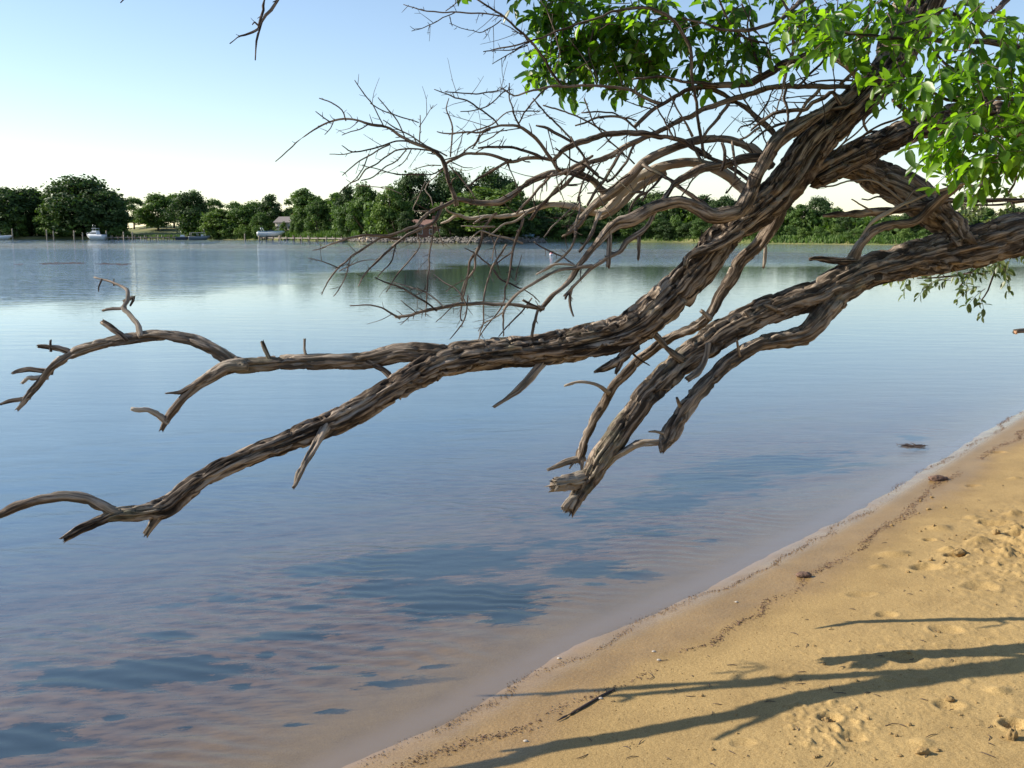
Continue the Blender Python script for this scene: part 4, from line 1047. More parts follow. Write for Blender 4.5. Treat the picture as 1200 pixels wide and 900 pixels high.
# ---- far trees: a few grown trees, copied
def crown_tree(seed, h, w, base, nblob, nleaf, leaf, mt, trunk_r=.28, shape=1.0):
    r_ = np.random.default_rng(seed)
    mbt = MB()
    top = h * .72
    lean = r_.uniform(-.04, .04, 2) * h
    sweep(mbt, [(0, 0, -.6, trunk_r * 1.3), (lean[0] * .3, lean[1] * .3, h * .25, trunk_r), (lean[0], lean[1], top, trunk_r * .3)], 8, .6, 0, seed, .1)
    mbl = MB()
    cents = []
    for i in range(nblob):
        u = r_.random()
        z = base * h + (h - base * h) * (u ** .9)
        t_ = min(1, max(0.0, (z / h - base) / (1 - base)))
        prof = (1 - t_ ** (3.4 * shape)) ** .5 * (.70 + .30 * min(1, t_ / .4))
        a = r_.random() * 2 * math.pi
        rad = w / 2 * prof * math.sqrt(r_.uniform(.15, 1)) * .85
        c = np.array([rad * math.cos(a), rad * math.sin(a), z * .96])
        br = w * r_.uniform(.10, .19)
        cents.append((c, br))
        if i % 3 == 0:
            z0 = max(h * .15, c[2] * .55)
            sweep(mbt, [(lean[0] * z0 / h, lean[1] * z0 / h, z0, trunk_r * .4), (*(c * .6 + np.array([0, 0, z0 * .4])), trunk_r * .25), (*c, .03)], 5, .8, 0, seed + i, 0)
    per = nleaf // nblob
    allv, allf, var = [], [], []
    for c, br in cents:
        m_ = int(per * (br / (.145 * w)) ** 2)
        d = r_.normal(size=(m_, 3)); d /= np.linalg.norm(d, axis=1)[:, None]
        d[:, 2] = np.abs(d[:, 2]) * 1.0 - .45 * (r_.random(m_) < .45)
        rr = br * r_.uniform(.35, 1.12, m_)
        p = c + d * rr[:, None] * np.array([1.1, 1.1, 1.0])
        nrm = d + r_.normal(size=(m_, 3)) * .45; nrm /= np.linalg.norm(nrm, axis=1)[:, None]
        u = np.cross(nrm, r_.normal(size=(m_, 3))); u /= np.linalg.norm(u, axis=1)[:, None] + 1e-9
        v = np.cross(nrm, u)
        s_ = leaf * r_.uniform(.5, 1.25, m_)[:, None]
        q = np.stack([p - u * s_, p - v * s_ * .55 + nrm * s_ * .15, p + u * s_, p + v * s_ * .55 + nrm * s_ * .15], 1)
        allv.append(q.reshape(-1, 3)); var.append(np.repeat(np.clip(r_.uniform(0, .5) + r_.uniform(0, .5, m_), 0, 1), 4))
    V = np.concatenate(allv); VR = np.concatenate(var)
    k = len(V) // 4
    f = (np.arange(k)[:, None] * 4 + np.arange(4)).tolist()
    mbl.add(V, f, 0, leafvar=VR)
    o = empty('broadleaf_tree')
    mbt.build('trunk', M_FARTRUNK, o)
    mbl.build('crown', mt, o, smooth=False)
    return o

PROTO = {}
def proto(kind):
    if kind in PROTO: return PROTO[kind]
    D, M_, LT = M_FOL
    spec = {'round': (1, 20, 22, .04, 60, 10000, .6, D, .45, 1.0), 'oak': (2, 18, 20, .05, 52, 9000, .55, D, .4, .9), 'tall': (3, 20, 11, .04, 44, 7500, .5, M_, .3, .9),
            'mid': (4, 15, 14, .06, 44, 7500, .48, M_, .3, .95), 'light': (5, 15, 12, .04, 42, 7500, .45, LT, .28, .85), 'loose': (6, 17, 13, .2, 30, 4800, .42, M_, .3, .8),
            'dark': (7, 16, 13, .02, 44, 7500, .48, D, .3, .85), 'bush': (8, 5, 7, .0, 22, 2600, .26, M_, .1, .6), 'bushlight': (9, 4, 7, .0, 22, 2600, .24, LT, .08, .6)}[kind]
    sd, h, w, base, nb, nl, lf, m_, tr, shp = spec
    o = crown_tree(sd, h, w, base, nb, nl, lf, m_, tr, shp)
    PROTO[kind] = (o, h, w, [False])
    return PROTO[kind]

def far_tree(kind, px, top, wpx, back, label, group=None, cat='tree', name=None, rz=None):
    o, h, w, used = proto(kind)
    if used[0]: o = copy_tree(o)
    used[0] = True
    p = far_pt(px, back)
    dist = p[1] * CT
    ztop = H + (274 - top) / F * dist
    hh = max(1.0, ztop - p[2] + .2)
    ww = wpx / F * dist * 1.22
    o.location = (p[0], p[1], p[2] - .15)
    o.rotation_euler = (0, 0, random.uniform(0, 6.28) if rz is None else rz)
    o.scale = (ww / w, ww / w, hh / h)
    if name: o.name = name
    tag(o, label, cat, group)
    return o

random.seed(5)
G1 = 'trees of the dark wood at the left end of the far bank'
# left wood
far_tree('oak', -40, 222, 90, 14, 'big dark tree at the very left edge of the far wood')
far_tree('dark', 8, 223, 62, 8, 'dark rounded tree behind the boat at the left edge')
far_tree('oak', 34, 225, 52, 16, 'dark tree between the left edge of the wood and the tallest tree')
far_tree('tall', 46, 224, 26, 22, 'slender pointed tree just left of the tallest round tree')
far_tree('round', 98, 214, 92, 14, 'tallest broad dark tree rising behind the white cabin cruiser')
far_tree('light', 64, 238, 36, 4, 'paler green tree at the foot of the tallest dark tree')
far_tree('dark', 128, 228, 48, 8, 'dark tree right of the white cabin cruiser, beside the meadow')
far_tree('loose', 158, 233, 30, 60, 'small open crowned tree far back above the meadow')
far_tree('mid', 186, 231, 40, 44, 'round tree with a bare trunk standing on the meadow')
far_tree('loose', 205, 229, 36, 60, 'tall loose tree at the back of the meadow')
far_tree('oak', 224, 229, 46, 22, 'dark tree with a tuft on top behind the canopy boat')
far_tree('loose', 230, 225, 18, 34, 'small tuft topped tree peeping above the dark tree behind the canopy boat')
far_tree('loose', 252, 235, 26, 50, 'thin see through tree right of the tuft topped tree')
far_tree('light', 262, 246, 46, 6, 'bright green bushy tree just right of the canopy boat')
far_tree('loose', 276, 238, 24, 40, 'grey green tree behind the low bushy trees')
far_tree('mid', 288, 243, 36, 10, 'low mid green tree between the two docks')
far_tree('mid', 302, 240, 34, 18, 'mid green tree left of the dark dome shaped tree')
far_tree('dark', 319, 231, 30, 14, 'dark dome shaped tree behind the boat on the lift')
far_tree('mid', 308, 252, 26, 4, 'low leafy tree right above the boat on the lift')
for i, (px, top, w, bk, kind) in enumerate([(20, 255, 30, 3, 'bush'), (60, 262, 24, 2.5, 'bush'), (140, 266, 26, 2.5, 'bush'), (118, 262, 22, 3, 'bush'), (85, 260, 26, 3, 'bush'), (252, 262, 24, 2.5, 'bushlight'), (270, 264, 22, 2.5, 'bush'), (284, 266, 18, 2, 'bushlight'), (296, 262, 20, 3, 'bush'), (327, 264, 16, 4, 'bush')]):
    far_tree(kind, px, top, w, bk, ['shrub on the far bank at the left of the meadow', 'shrub at the water edge between the canopy boat and the lift boat'][i > 4], ['shrubs left of the meadow', 'shrubs between the two docks'][i > 4], 'shrub', 'shore_shrub')
far_tree('bush', 333, 262, 12, 4, 'rounded shrub in front of the tan house', None, 'shrub', 'shore_shrub')
far_tree('mid', 346, 253, 10, 6, 'slim leafy tree at the right corner of the tan house')
# middle wood
far_tree('light', 348, 226, 26, 30, 'yellowish thin tree behind the tan house')
far_tree('tall', 362, 219, 34, 14, 'tall tree with a tufted top right of the tan house')
far_tree('mid', 354, 252, 14, 5, 'small round tree hiding the right end of the tan house')
far_tree('mid', 372, 238, 26, 6, 'medium tree under the tufted tall tree')
far_tree('tall', 392, 224, 28, 20, 'dark tree right of the tufted tall tree')
far_tree('dark', 410, 222, 30, 14, 'dark pointed tree above the right end of the long dock')
far_tree('mid', 428, 221, 34, 18, 'tall mid green tree before the bright green tree')
far_tree('mid', 410, 240, 34, 5, 'lower tree with forked trunk at the start of the stone shore')
far_tree('light', 456, 220, 34, 10, 'bright yellow green tree above the stone shore')
far_tree('oak', 486, 208, 52, 24, 'big dark tree above the brick house')
far_tree('oak', 530, 206, 56, 34, 'broad dark tree right of the one above the brick house')
far_tree('round', 575, 207, 60, 40, 'broad dark tree behind the domed olive tree')
far_tree('light', 570, 222, 92, 9, 'wide domed olive green tree standing on the lawn')
far_tree('dark', 476, 250, 22, 6, 'dark low tree left of the brick house')
far_tree('dark', 528, 246, 36, 6, 'dark low tree right of the brick house')
far_tree('tall', 604, 212, 26, 30, 'pointed tree right of the domed olive tree')
GR = 'trees of the unbroken wood right of the brick house'
LR = 'tree of the unbroken dark wood seen through the branches right of the lawn'
xs = [618, 634, 652, 668, 690, 708, 726, 742, 764, 784, 806, 826, 848, 866]
tops = [236, 238, 241, 240, 240, 238, 240, 236, 230, 236, 236, 232, 234, 238]
for i, (x, tp) in enumerate(zip(xs, tops)):
    far_tree(['oak', 'dark', 'mid', 'oak', 'tall', 'dark'][i % 6], x, tp, 34 + (i * 7) % 12, 12 + (i * 5) % 14, LR, GR)
for i, x in enumerate(range(612, 890, 14)):
    far_tree(['dark', 'bush', 'dark', 'mid'][i % 4], x, 254 + (i * 5) % 9, 24, 3.5 + (i % 3), 'low tree at the water edge under the unbroken dark wood', 'low trees at the edge of the unbroken wood')
G5 = 'trees of the wood seen between the two big limbs'
for i, (x, tp, w, k) in enumerate([(886, 242, 30, 'mid'), (904, 246, 26, 'dark'), (922, 244, 30, 'mid'), (940, 238, 26, 'tall'), (958, 235, 34, 'oak'), (976, 247, 28, 'mid'), (994, 252, 26, 'oak'), (1010, 249, 24, 'tall'), (1028, 248, 26, 'mid'), (1046, 254, 28, 'dark'), (1064, 252, 28, 'oak'), (1084, 250, 30, 'mid'), (1106, 252, 30, 'dark'), (1130, 248, 34, 'oak'), (1156, 247, 36, 'mid'), (1184, 246, 38, 'oak'), (1214, 244, 44, 'oak'), (1260, 240, 60, 'round')]):
    lab = {958: 'tallest dark tree seen between the main limb and the arching limb', 940: 'slim tree just left of the tallest one between the limbs'}.get(x, 'tree in the even dark wood on the right part of the far bank')
    far_tree(k, x, tp, w, 16 + (i * 7) % 10, lab, None if x in (958, 940) else G5)
for i, (x, tp, w) in enumerate([(888, 268, 20), (906, 262, 22), (925, 266, 20), (942, 270, 18), (960, 268, 22), (980, 266, 22), (1000, 270, 24), (1018, 268, 20), (1036, 273, 24), (1060, 270, 20), (1085, 268, 24), (1110, 270, 22), (1140, 268, 24), (1170, 266, 26)]):
    far_tree('bushlight' if i % 2 else 'bush', x, tp, w, 4 + (i % 3) * 2, 'low bush on the grassy shore under the right part of the far wood', 'bushes along the right shore', 'shrub', 'shore_shrub')

# understorey of the wood: one leafy mass that nobody could count
def understorey(spans, seed):
    r_ = np.random.default_rng(seed)
    V, VR = [], []
    for (x0, x1, back, top, n) in spans:
        for _ in range(n):
            px = r_.uniform(x0, x1)
            p = far_pt(px, back + r_.uniform(0, 10))
            zt = H + (274 - top) / F * p[1]
            z = p[2] + (zt - p[2]) * r_.random()
            c = np.array([p[0], p[1], z])
            nn = r_.normal(size=3); nn /= np.linalg.norm(nn)
            u = np.cross(nn, r_.normal(size=3)); u /= np.linalg.norm(u); v = np.cross(nn, u)
            s_ = r_.uniform(.3, .8)
            V += [c - u * s_, c - v * s_ * .6, c + u * s_, c + v * s_ * .6]; VR += [r_.random()] * 4
    mb = MB()
    mb.add(V, (np.arange(len(V) // 4)[:, None] * 4 + np.arange(4)).tolist(), 0, leafvar=np.array(VR))
    o = mb.build('undergrowth', M_FOL[1], smooth=False)
    return tag(o, 'dark tangled undergrowth beneath the trees of the far bank', 'undergrowth', kind='stuff')
understorey([(-60, 150, 12, 238, 9500), (212, 335, 14, 250, 5000), (345, 485, 12, 238, 8000), (505, 620, 18, 240, 5000), (600, 900, 12, 244, 9000), (880, 1240, 16, 256, 6500)], 3)

# reeds / rough grass on the banks
def reeds():
    r_ = np.random.default_rng(9)
    V, VR = [], []
    for (x0, x1, n, hh) in [(335, 420, 3000, 1.6), (240, 340, 1400, .9), (130, 215, 1100, .7), (880, 1120, 2600, .7), (1120, 1400, 1200, .7), (600, 880, 1000, .6)]:
        for _ in range(n):
            p = far_pt(r_.uniform(x0, x1), r_.uniform(.8, 7))
            h_ = hh * r_.uniform(.5, 1.3); a = r_.uniform(0, 6.28); w_ = .18
            dx, dy = math.cos(a) * w_, math.sin(a) * w_
            l = r_.normal(size=2) * .2
            V += [(p[0] - dx, p[1] - dy, p[2] - .1), (p[0] + dx, p[1] + dy, p[2] - .1), (p[0] + dx * .3 + l[0], p[1] + dy * .3 + l[1], p[2] + h_), (p[0] - dx * .3 + l[0], p[1] - dy * .3 + l[1], p[2] + h_)]
            VR += [r_.random()] * 4
    mb = MB(); mb.add(V, (np.arange(len(V) // 4)[:, None] * 4 + np.arange(4)).tolist(), 0, leafvar=np.array(VR))
    o = mb.build('shore_grass', M_FOL[1], smooth=False)
    tag(o, 'rough pale green grass and reeds along the far waterline', 'grass', kind='stuff')
reeds()

# rock revetment
M_ROCK = plain('shore_rock', (.17, .15, .13), .9, .4, 1.2)
r_ = np.random.default_rng(4); mb = MB()
ico = [(-1, 1.618, 0), (1, 1.618, 0), (-1, -1.618, 0), (1, -1.618, 0), (0, -1, 1.618), (0, 1, 1.618), (0, -1, -1.618), (0, 1, -1.618), (1.618, 0, -1), (1.618, 0, 1), (-1.618, 0, -1), (-1.618, 0, 1)]
icf = [(0, 11, 5), (0, 5, 1), (0, 1, 7), (0, 7, 10), (0, 10, 11), (1, 5, 9), (5, 11, 4), (11, 10, 2), (10, 7, 6), (7, 1, 8), (3, 9, 4), (3, 4, 2), (3, 2, 6), (3, 6, 8), (3, 8, 9), (4, 9, 5), (2, 4, 11), (6, 2, 10), (8, 6, 7), (9, 8, 1)]
ico = np.array(ico) / 1.9
def rock(mb, c, s_, r_, sq=(1, .9, .65)):
    v = ico * (1 + r_.uniform(-.22, .22, (12, 1))) * s_ * np.array(sq)
    a = r_.uniform(0, 6.28); ca, sa = math.cos(a), math.sin(a)
    mb.add(v @ np.array([[ca, sa, 0], [-sa, ca, 0], [0, 0, 1]]) + c, icf)
for _ in range(900):
    px = r_.uniform(398, 640); b_ = r_.uniform(-.6, 2.2)
    p = far_pt(px, b_); rock(mb, (p[0], p[1], max(.05, .42 * (b_ + .6)) * r_.uniform(.6, 1.1)), r_.uniform(.22, .5), r_)
tag(mb.build('revetment_stones', M_ROCK, smooth=False), 'grey stones heaped along the far waterline below the lawn', 'stones', kind='stuff')
M_SANDP = plain('bank_sand', (.50, .40, .27), .95, .2, .8)
mb = MB(); m_ = 26
for i in range(m_ + 1):
    px = 396 + 70 * i / m_; k = math.sin(math.pi * i / m_)
    for b_ in (.6, 2.2, 3.6): 
        p = far_pt(px, b_ * (.4 + .6 * k)); mb_z = p[2] + .05 + (.5 * k if 1 < b_ < 3 else .0)
        mb.v.append(np.array([[p[0], p[1], mb_z]])); mb.n += 1
for i in range(m_):
    for j in range(2):
        a = i * 3 + j; mb.f.append((a, a + 3, a + 4, a + 1)); mb.mi.append(0)
tag(mb.build('sand_bank', M_SANDP), 'pale bare sand bank above the stones of the far shore', 'sand bank', kind='structure')

# ---- pilings and docks
M_PILE = plain('weathered_piling', (.33, .28, .22), .9, .25, 1.5)
M_PILED = plain('dark_piling', (.13, .10, .08), .9, .25, 1.5)
M_WHITE = plain('white_gelcoat', (.78, .79, .80), .3, .04, .5)
M_BLUEG = plain('blue_boat_hull', (.20, .33, .42), .35, .06, .5)
M_NAVY = plain('dark_boat_hull', (.05, .06, .08), .4, .1, .5)
M_GLASS = plain('boat_window', (.02, .03, .035), .1, .1, 1)
M_CANVAS = plain('canvas_canopy', (.46, .42, .35), .8, .1, 1)
M_METAL = plain('rail_metal', (.55, .56, .57), .35, .1, 2, .8)
M_DECK = plain('grey_deck_boards', (.26, .23, .20), .9, .25, 3)

def zpx(y, dist): return H + (274 - y) / F * dist

def piling(px, top, off, label, group, r=.22, m=None):
    p = far_line(px); d = np.array([p[0], p[1]]) / np.linalg.norm(p[:2])
    q = d * (np.linalg.norm(p[:2]) - off)
    z1 = zpx(top, q[1])
    mb = MB(); a = random.uniform(-.03, .03)
    sweep(mb, [(0, 0, -1.2, r), (a * .5, 0, z1 * .5, r * .97), (a, 0, z1, r * .9)], 9, .5, 0, int(px), .12, blunt=True)
    mb.bar((a, 0, z1 - .02), (a, 0, z1 + .09), r * .93, 9, r * .4)
    o = mb.build('mooring_piling', m or M_PILE, loc=(q[0], q[1], 0))
    tag(o, label, 'piling', group)
PL = [(15, 268.5, 'pale piling beside the boat at the left edge'), (55, 269.5, 'lone pale piling, left one of the close pair left of the cabin cruiser'), (63, 271, 'shorter piling, right one of the close pair left of the cabin cruiser'),
      (87, 270.5, 'pale piling a little left of the white cabin cruiser'), (97, 273, 'small piling right beside the bow of the cabin cruiser'), (125, 271, 'tall piling right of the cabin cruiser stern'), (145, 272, 'piling near the left end of the meadow dock'), (155.5, 272, 'piling in the meadow dock left of the lawn'), (287, 274.5, 'lone piling between the two docks')]
for px, tp, lb in PL: piling(px, tp, 6, lb, None)

def dock(name, x0, x1, off, zdeck, npost, tops, label, width=1.6):
    a, b = far_line(x0), far_line(x1)
    def pull(p): 
        d = np.array([p[0], p[1]]); n = np.linalg.norm(d); return d * (n - off) / n
    A, B = pull(a), pull(b)
    o = empty(name, (A[0], A[1], 0))
    d = B - A; L_ = np.linalg.norm(d); d /= L_; nrm = np.array([-d[1], d[0]])
    mb = MB(); nb = int(L_ / .3)
    ang = math.atan2(d[1], d[0])
    for i in range(nb):
        c = d * (i + .5) * L_ / nb
        mb.box((c[0], c[1], zdeck + random.uniform(-.01, .01)), (L_ / nb * .93, width, .07), ang)
    for s_ in (-1, 1):
        mb.box((*(d * L_ / 2 + nrm * s_ * (width / 2 - .15)), zdeck - .17), (L_, .12, .26), ang)
    mb.build('deck', M_DECK, o, smooth=False)
    for i in range(npost):
        for s_ in (-1, 1):
            c = d * (i + .3) * L_ / npost + nrm * s_ * (width / 2 + .17)
            mp_ = MB(); h_ = zdeck + tops * random.uniform(.6, 1.25) if s_ > 0 or i % 2 else zdeck + .1
            sweep(mp_, [(c[0], c[1], -1.2, .17), (c[0], c[1], h_, .15)], 8, .6, 0, i, .1, blunt=True)
            mp_.build('post', M_PILED if i % 3 else M_PILE, o)
    return tag(o, label, 'dock')
dock('wooden_dock', 126, 206, 5, .75, 12, .6, 'long dark wooden dock in front of the meadow')
dock('wooden_dock', 306, 404, 4, .8, 11, .5, 'long low wooden dock running right from the lifted boat')

# ---- boats
def hull(mb, L_, W_, Hh, bow=.35, mi=0, z0=-.25, rake=.12):
    """lofted hull, bow towards +x"""
    st = np.linspace(-.5, .5, 15); rows = []
    for s_ in st:
        k = max(0, (s_ - (.5 - bow)) / bow)
        wid = W_ / 2 * (1 - k ** 2.2) + .02
        sheer = Hh * (1 + .22 * max(0, s_ + .1) ** 1.3 * 2)
        keel = z0 + (Hh * .75 - z0) * k ** 3
        x = s_ * L_
        rows.append([(x - rake * L_ * k ** 3 * .6, 0, keel), (x, wid * .62, keel + (sheer - keel) * .25), (x, wid * .93, keel + (sheer - keel) * .6), (x + rake * L_ * k * .2, wid, sheer), (x + rake * L_ * k * .2, wid * .92, sheer + .04), (x + rake * L_ * k * .2, 0, sheer + .09)])
    V = []; 
    for r in rows: V += r + [(p[0], -p[1], p[2]) for p in r[4:0:-1]]
    m = len(rows[0]) + 4; f = []
    for i in range(len(rows) - 1):
        for j in range(m):
            f.append((i * m + j, (i + 1) * m + j, (i + 1) * m + (j + 1) % m, i * m + (j + 1) % m))
    f.append(tuple(range(m)))
    f.append(tuple(range((len(rows) - 1) * m, len(rows) * m))[::-1])
    mb.add(V, f, mi)

def place(o, px, off, rz, z=0):
    p = far_line(px); d = np.array([p[0], p[1]]) / np.linalg.norm(p[:2]); q = d * (np.linalg.norm(p[:2]) - off)
    o.location = (q[0], q[1], z); o.rotation_euler = (0, 0, rz)
    return q

# white cabin cruiser, bow to the left
o = empty('cabin_cruiser'); tag(o, 'white cabin cruiser with flying bridge moored below the tallest dark tree', 'boat')
mb = MB(); hull(mb, 7.2, 2.6, 1.55); mb.build('hull', [M_WHITE], o)
mb = MB(); mb.box((.3, 0, 2.05), (3.0, 2.1, 1.0), taper=.86); mb.build('cabin', M_WHITE, o, smooth=False)
for s_ in (-1, 1):
    mb = MB(); mb.box((.3, s_ * .985, 2.12), (2.3, .1, .42)); mb.build('window', M_GLASS, o, smooth=False)
mb = MB(); mb.box((1.62, 0, 2.14), (.3, 1.6, .42)); mb.build('windscreen', M_GLASS, o, smooth=False)
mb = MB(); mb.box((.0, 0, 2.75), (1.9, 1.9, .45), taper=.9); mb.build('flying_bridge', M_WHITE, o, smooth=False)
mb = MB()
for x in (-.8, .7):
    for y in (-.8, .8): mb.bar((x, y, 2.9), (x, y, 3.75), .035)
mb.box((-.05, 0, 3.78), (1.9, 1.9, .1)); mb.build('canopy', M_WHITE, o, smooth=False)
mb = MB(); mb.bar((.9, 0, 2.9), (.9, 0, 5.3), .05, r2=.03); mb.bar((-.2, .5, 3.8), (-.3, .5, 4.9), .025); mb.build('mast', M_METAL, o)
mb = MB(); mb.bar((3.7, 0, 2.35), (2.2, 1.0, 2.25), .03); mb.bar((3.7, 0, 2.35), (2.2, -1.0, 2.25), .03)
for s_ in (-1, 1): mb.bar((2.2, s_, 2.25), (2.2, s_ * 1.02, 1.8), .03)
mb.bar((3.7, 0, 2.35), (3.75, 0, 1.9), .03); mb.build('bow_rail', M_METAL, o)
mb = MB(); mb.box((-2.4, 0, 1.42), (2.0, 2.2, .12)); mb.build('aft_deck', M_BLUEG, o, smooth=False)
place(o, 112.5, 8, math.pi - .25)

o = empty('motor_boat'); tag(o, 'low white motor boat cut by the left edge of the picture', 'boat')
mb = MB(); hull(mb, 8.5, 2.6, 1.15); mb.build('hull', M_WHITE, o)
mb = MB(); mb.box((-1.2, 0, 1.75), (2.6, 2.0, .8), taper=.8); mb.build('cabin', M_WHITE, o, smooth=False)
mb = MB(); mb.box((-.05, 0, 1.8), (.5, 1.6, .45)); mb.build('windscreen', M_GLASS, o, smooth=False)
mb = MB(); mb.bar((-1.2, 0, 2.1), (-1.2, 0, 4.0), .04); mb.build('mast', M_METAL, o)
place(o, 0.5, 7, .15)

o = empty('canopy_boat'); tag(o, 'grey work boat with a pale canopy at the right end of the meadow dock', 'boat')
mb = MB(); hull(mb, 7.0, 2.5, 1.0); mb.build('hull', plain('grey_hull', (.17, .20, .24), .4, .1, .5), o)
mb = MB(); mb.box((-.6, 0, 2.25), (5.0, 2.4, .12)); mb.box((-.6, 0, 2.34), (4.4, 2.0, .08)); mb.build('canopy', M_CANVAS, o, smooth=False)
for x in (-2.9, -.6, 1.7):
    for y in (-1.1, 1.1):
        mb = MB(); mb.bar((x, y, .9), (x, y, 2.2), .05); mb.build('canopy_post', M_METAL, o)
mb = MB(); mb.box((.9, 0, 1.35), (.8, .8, .9), taper=.8); mb.build('console', M_WHITE, o, smooth=False)
mb = MB(); mb.bar((1.5, .5, 2.3), (1.5, .5, 3.5), .03); mb.build('mast', M_METAL, o)
place(o, 234, 7, .12)

o = empty('skiff'); tag(o, 'small dark skiff with white cover beside the grey canopy boat', 'boat')
mb = MB(); hull(mb, 4.6, 1.9, .8); mb.build('hull', M_NAVY, o)
mb = MB(); mb.box((0, 0, 1.25), (1.6, 1.3, .6), taper=.7); mb.build('cover', M_WHITE, o, smooth=False)
mb = MB(); mb.box((-2.2, 0, .95), (.4, .5, .8), taper=.8); mb.build('outboard_motor', M_NAVY, o, smooth=False)
mb = MB(); mb.bar((-.6, 0, 1.2), (-.6, 0, 3.0), .03); mb.build('mast', M_METAL, o)
place(o, 214, 8, .2)

# boat on a lift
o = empty('lifted_boat'); tag(o, 'white and blue speed boat raised on a boat lift at the long low dock', 'boat')
mb = MB(); hull(mb, 8.6, 2.5, 1.25, .5); mb.build('hull', M_WHITE, o)
mb = MB(); hull(mb, 8.2, 2.3, .3, .5, z0=0); 
b_ = mb.build('deck_stripe', M_BLUEG, o); b_.location = (0.1, 0, 1.22)
mb = MB(); mb.bar((-2.6, -1.1, 1.4), (-3.1, -1.0, 2.6), .08); mb.bar((-2.6, 1.1, 1.4), (-3.1, 1.0, 2.6), .08); mb.bar((-3.1, -1.0, 2.6), (-3.1, 1.0, 2.6), .09); mb.build('radar_arch', M_WHITE, o)
mb = MB(); mb.box((.2, 0, 1.75), (1.2, 1.7, .5), taper=.7); mb.build('windscreen', M_GLASS, o, smooth=False)
mb = MB(); mb.box((-4.2, 0, .9), (.5, .6, 1.1), taper=.8); mb.build('outboard_motor', M_NAVY, o, smooth=False)
q = place(o, 318, 8, -.08, 1.15)
o = empty('boat_lift', (q[0], q[1], 0)); tag(o, 'timber boat lift holding up the white and blue speed boat', 'boat lift')
for x in (-3.4, 2.8):
    for y in (-1.9, 1.9):
        mb = MB(); mb.bar((x, y, -1), (x, y, 2.2 if y > 0 else 1.3), .2); mb.build('post', M_PILED if y > 0 else M_PILE, o)
    mb = MB(); mb.box((x, 0, .8), (.25, 3.5, .22)); mb.build('cross_beam', M_PILED, o, smooth=False)

# covered skiff pulled up by the wood
o = empty('covered_skiff'); tag(o, 'small boat under a pale blue cover drawn up below the dark wood', 'boat')
mb = MB(); hull(mb, 3.6, 1.6, .7); mb.build('hull', M_BLUEG, o)
mb = MB(); mb.box((-.3, 0, 1.0), (2.2, 1.2, .5), taper=.6); mb.build('cover', plain('pale_blue_cover', (.35, .45, .58), .7, .1, 1), o, smooth=False)
p = far_pt(618, 3.0); o.location = (p[0], p[1], p[2] + .2); o.rotation_euler = (0, 0, .3)

# buoy
o = empty('mooring_buoy'); tag(o, 'small pink and white round buoy floating on the river', 'buoy')
p = on_plane(646, 299)
mb = MB()
ph = np.linspace(0, math.pi, 11); V = []
for a in ph:
    for k in range(14): V.append((.17 * math.sin(a) * math.cos(k * .4488), .17 * math.sin(a) * math.sin(k * .4488), .06 + .17 * math.cos(a)))
fs = [(i * 14 + j, (i + 1) * 14 + j, (i + 1) * 14 + (j + 1) % 14, i * 14 + (j + 1) % 14) for i in range(10) for j in range(14)]
mb.add(V, fs, 0); mb.mi = [1 if 4 <= i // 14 <= 6 else 0 for i in range(len(fs))]
mb.build('float', [plain('buoy_pink', (.75, .28, .26), .4, .05, 3), M_WHITE], o)
mb = MB(); mb.bar((0, 0, .22), (0, 0, .30), .03); mb.bar((-.05, 0, .30), (.05, 0, .30), .02); mb.build('mooring_eye', M_METAL, o)
o.location = (p[0], p[1], 0)

# ---- houses
M_TAN = plain('tan_siding', (.62, .53, .40), .85, .08, .6); M_ROOFG = plain('grey_shingles', (.19, .17, .165), .9, .2, 2)
M_BRICK = plain('red_brick', (.34, .16, .11), .9, .2, 4); M_ROOFR = plain('brown_shingles', (.30, .17, .13), .9, .15, 2)
def house(px, back, L_, D_, hw, hr, mw, mr_, label, rz, nwin):
    o = empty('house'); tag(o, label, 'house')
    p = far_pt(px, back); o.location = (p[0], p[1], p[2] - .1); o.rotation_euler = (0, 0, rz)
    mb = MB(); x, y = L_ / 2, D_ / 2
    mb.add([(-x, -y, 0), (x, -y, 0), (x, y, 0), (-x, y, 0), (-x, -y, hw), (x, -y, hw), (x, y, hw), (-x, y, hw), (-x, 0, hw + hr), (x, 0, hw + hr)],
           [(0, 1, 5, 4), (1, 2, 6, 9, 5), (2, 3, 7, 6), (3, 0, 4, 8, 7)])
    mb.build('wall', mw, o, smooth=False)
    mb = MB(); e = .45; t_ = .18
    sl = hr / y
    for s_ in (-1, 1):
        ye, ze = s_ * (y + e), hw - e * sl + .03
        mb.add([(-x - e, ye, ze), (x + e, ye, ze), (x + e, 0, hw + hr + .03), (-x - e, 0, hw + hr + .03), (-x - e, ye, ze + t_), (x + e, ye, ze + t_), (x + e, 0, hw + hr + .03 + t_), (-x - e, 0, hw + hr + .03 + t_)],
               [(0, 3, 2, 1), (4, 5, 6, 7), (0, 1, 5, 4), (1, 2, 6, 5), (3, 0, 4, 7)])
    mb.build('roof', mr_, o, smooth=False)
    mb = MB(); mb.box((x * .4, y * .3, hw + hr + .3), (.8, .8, 1.6)); mb.build('chimney', M_BRICK, o, smooth=False)
    for i in range(nwin):
        mb = MB(); wx = -x + L_ * (i + .5) / nwin
        mb.box((wx, -y - .01, hw * .55), (.95, .1, 1.2)); w_ = mb.build('window', M_WHITE, o, smooth=False)
        mb = MB(); mb.box((wx, -y - .05, hw * .55), (.75, .06, 1.0)); mb.build('pane', M_GLASS, w_, smooth=False)
house(339, 13, 6.5, 6, 3.6, 1.6, M_TAN, M_ROOFG, 'tan house with a grey roof between trees behind the lifted boat', -.35, 3)
bpy.data.objects['house'].location.z += 1.2
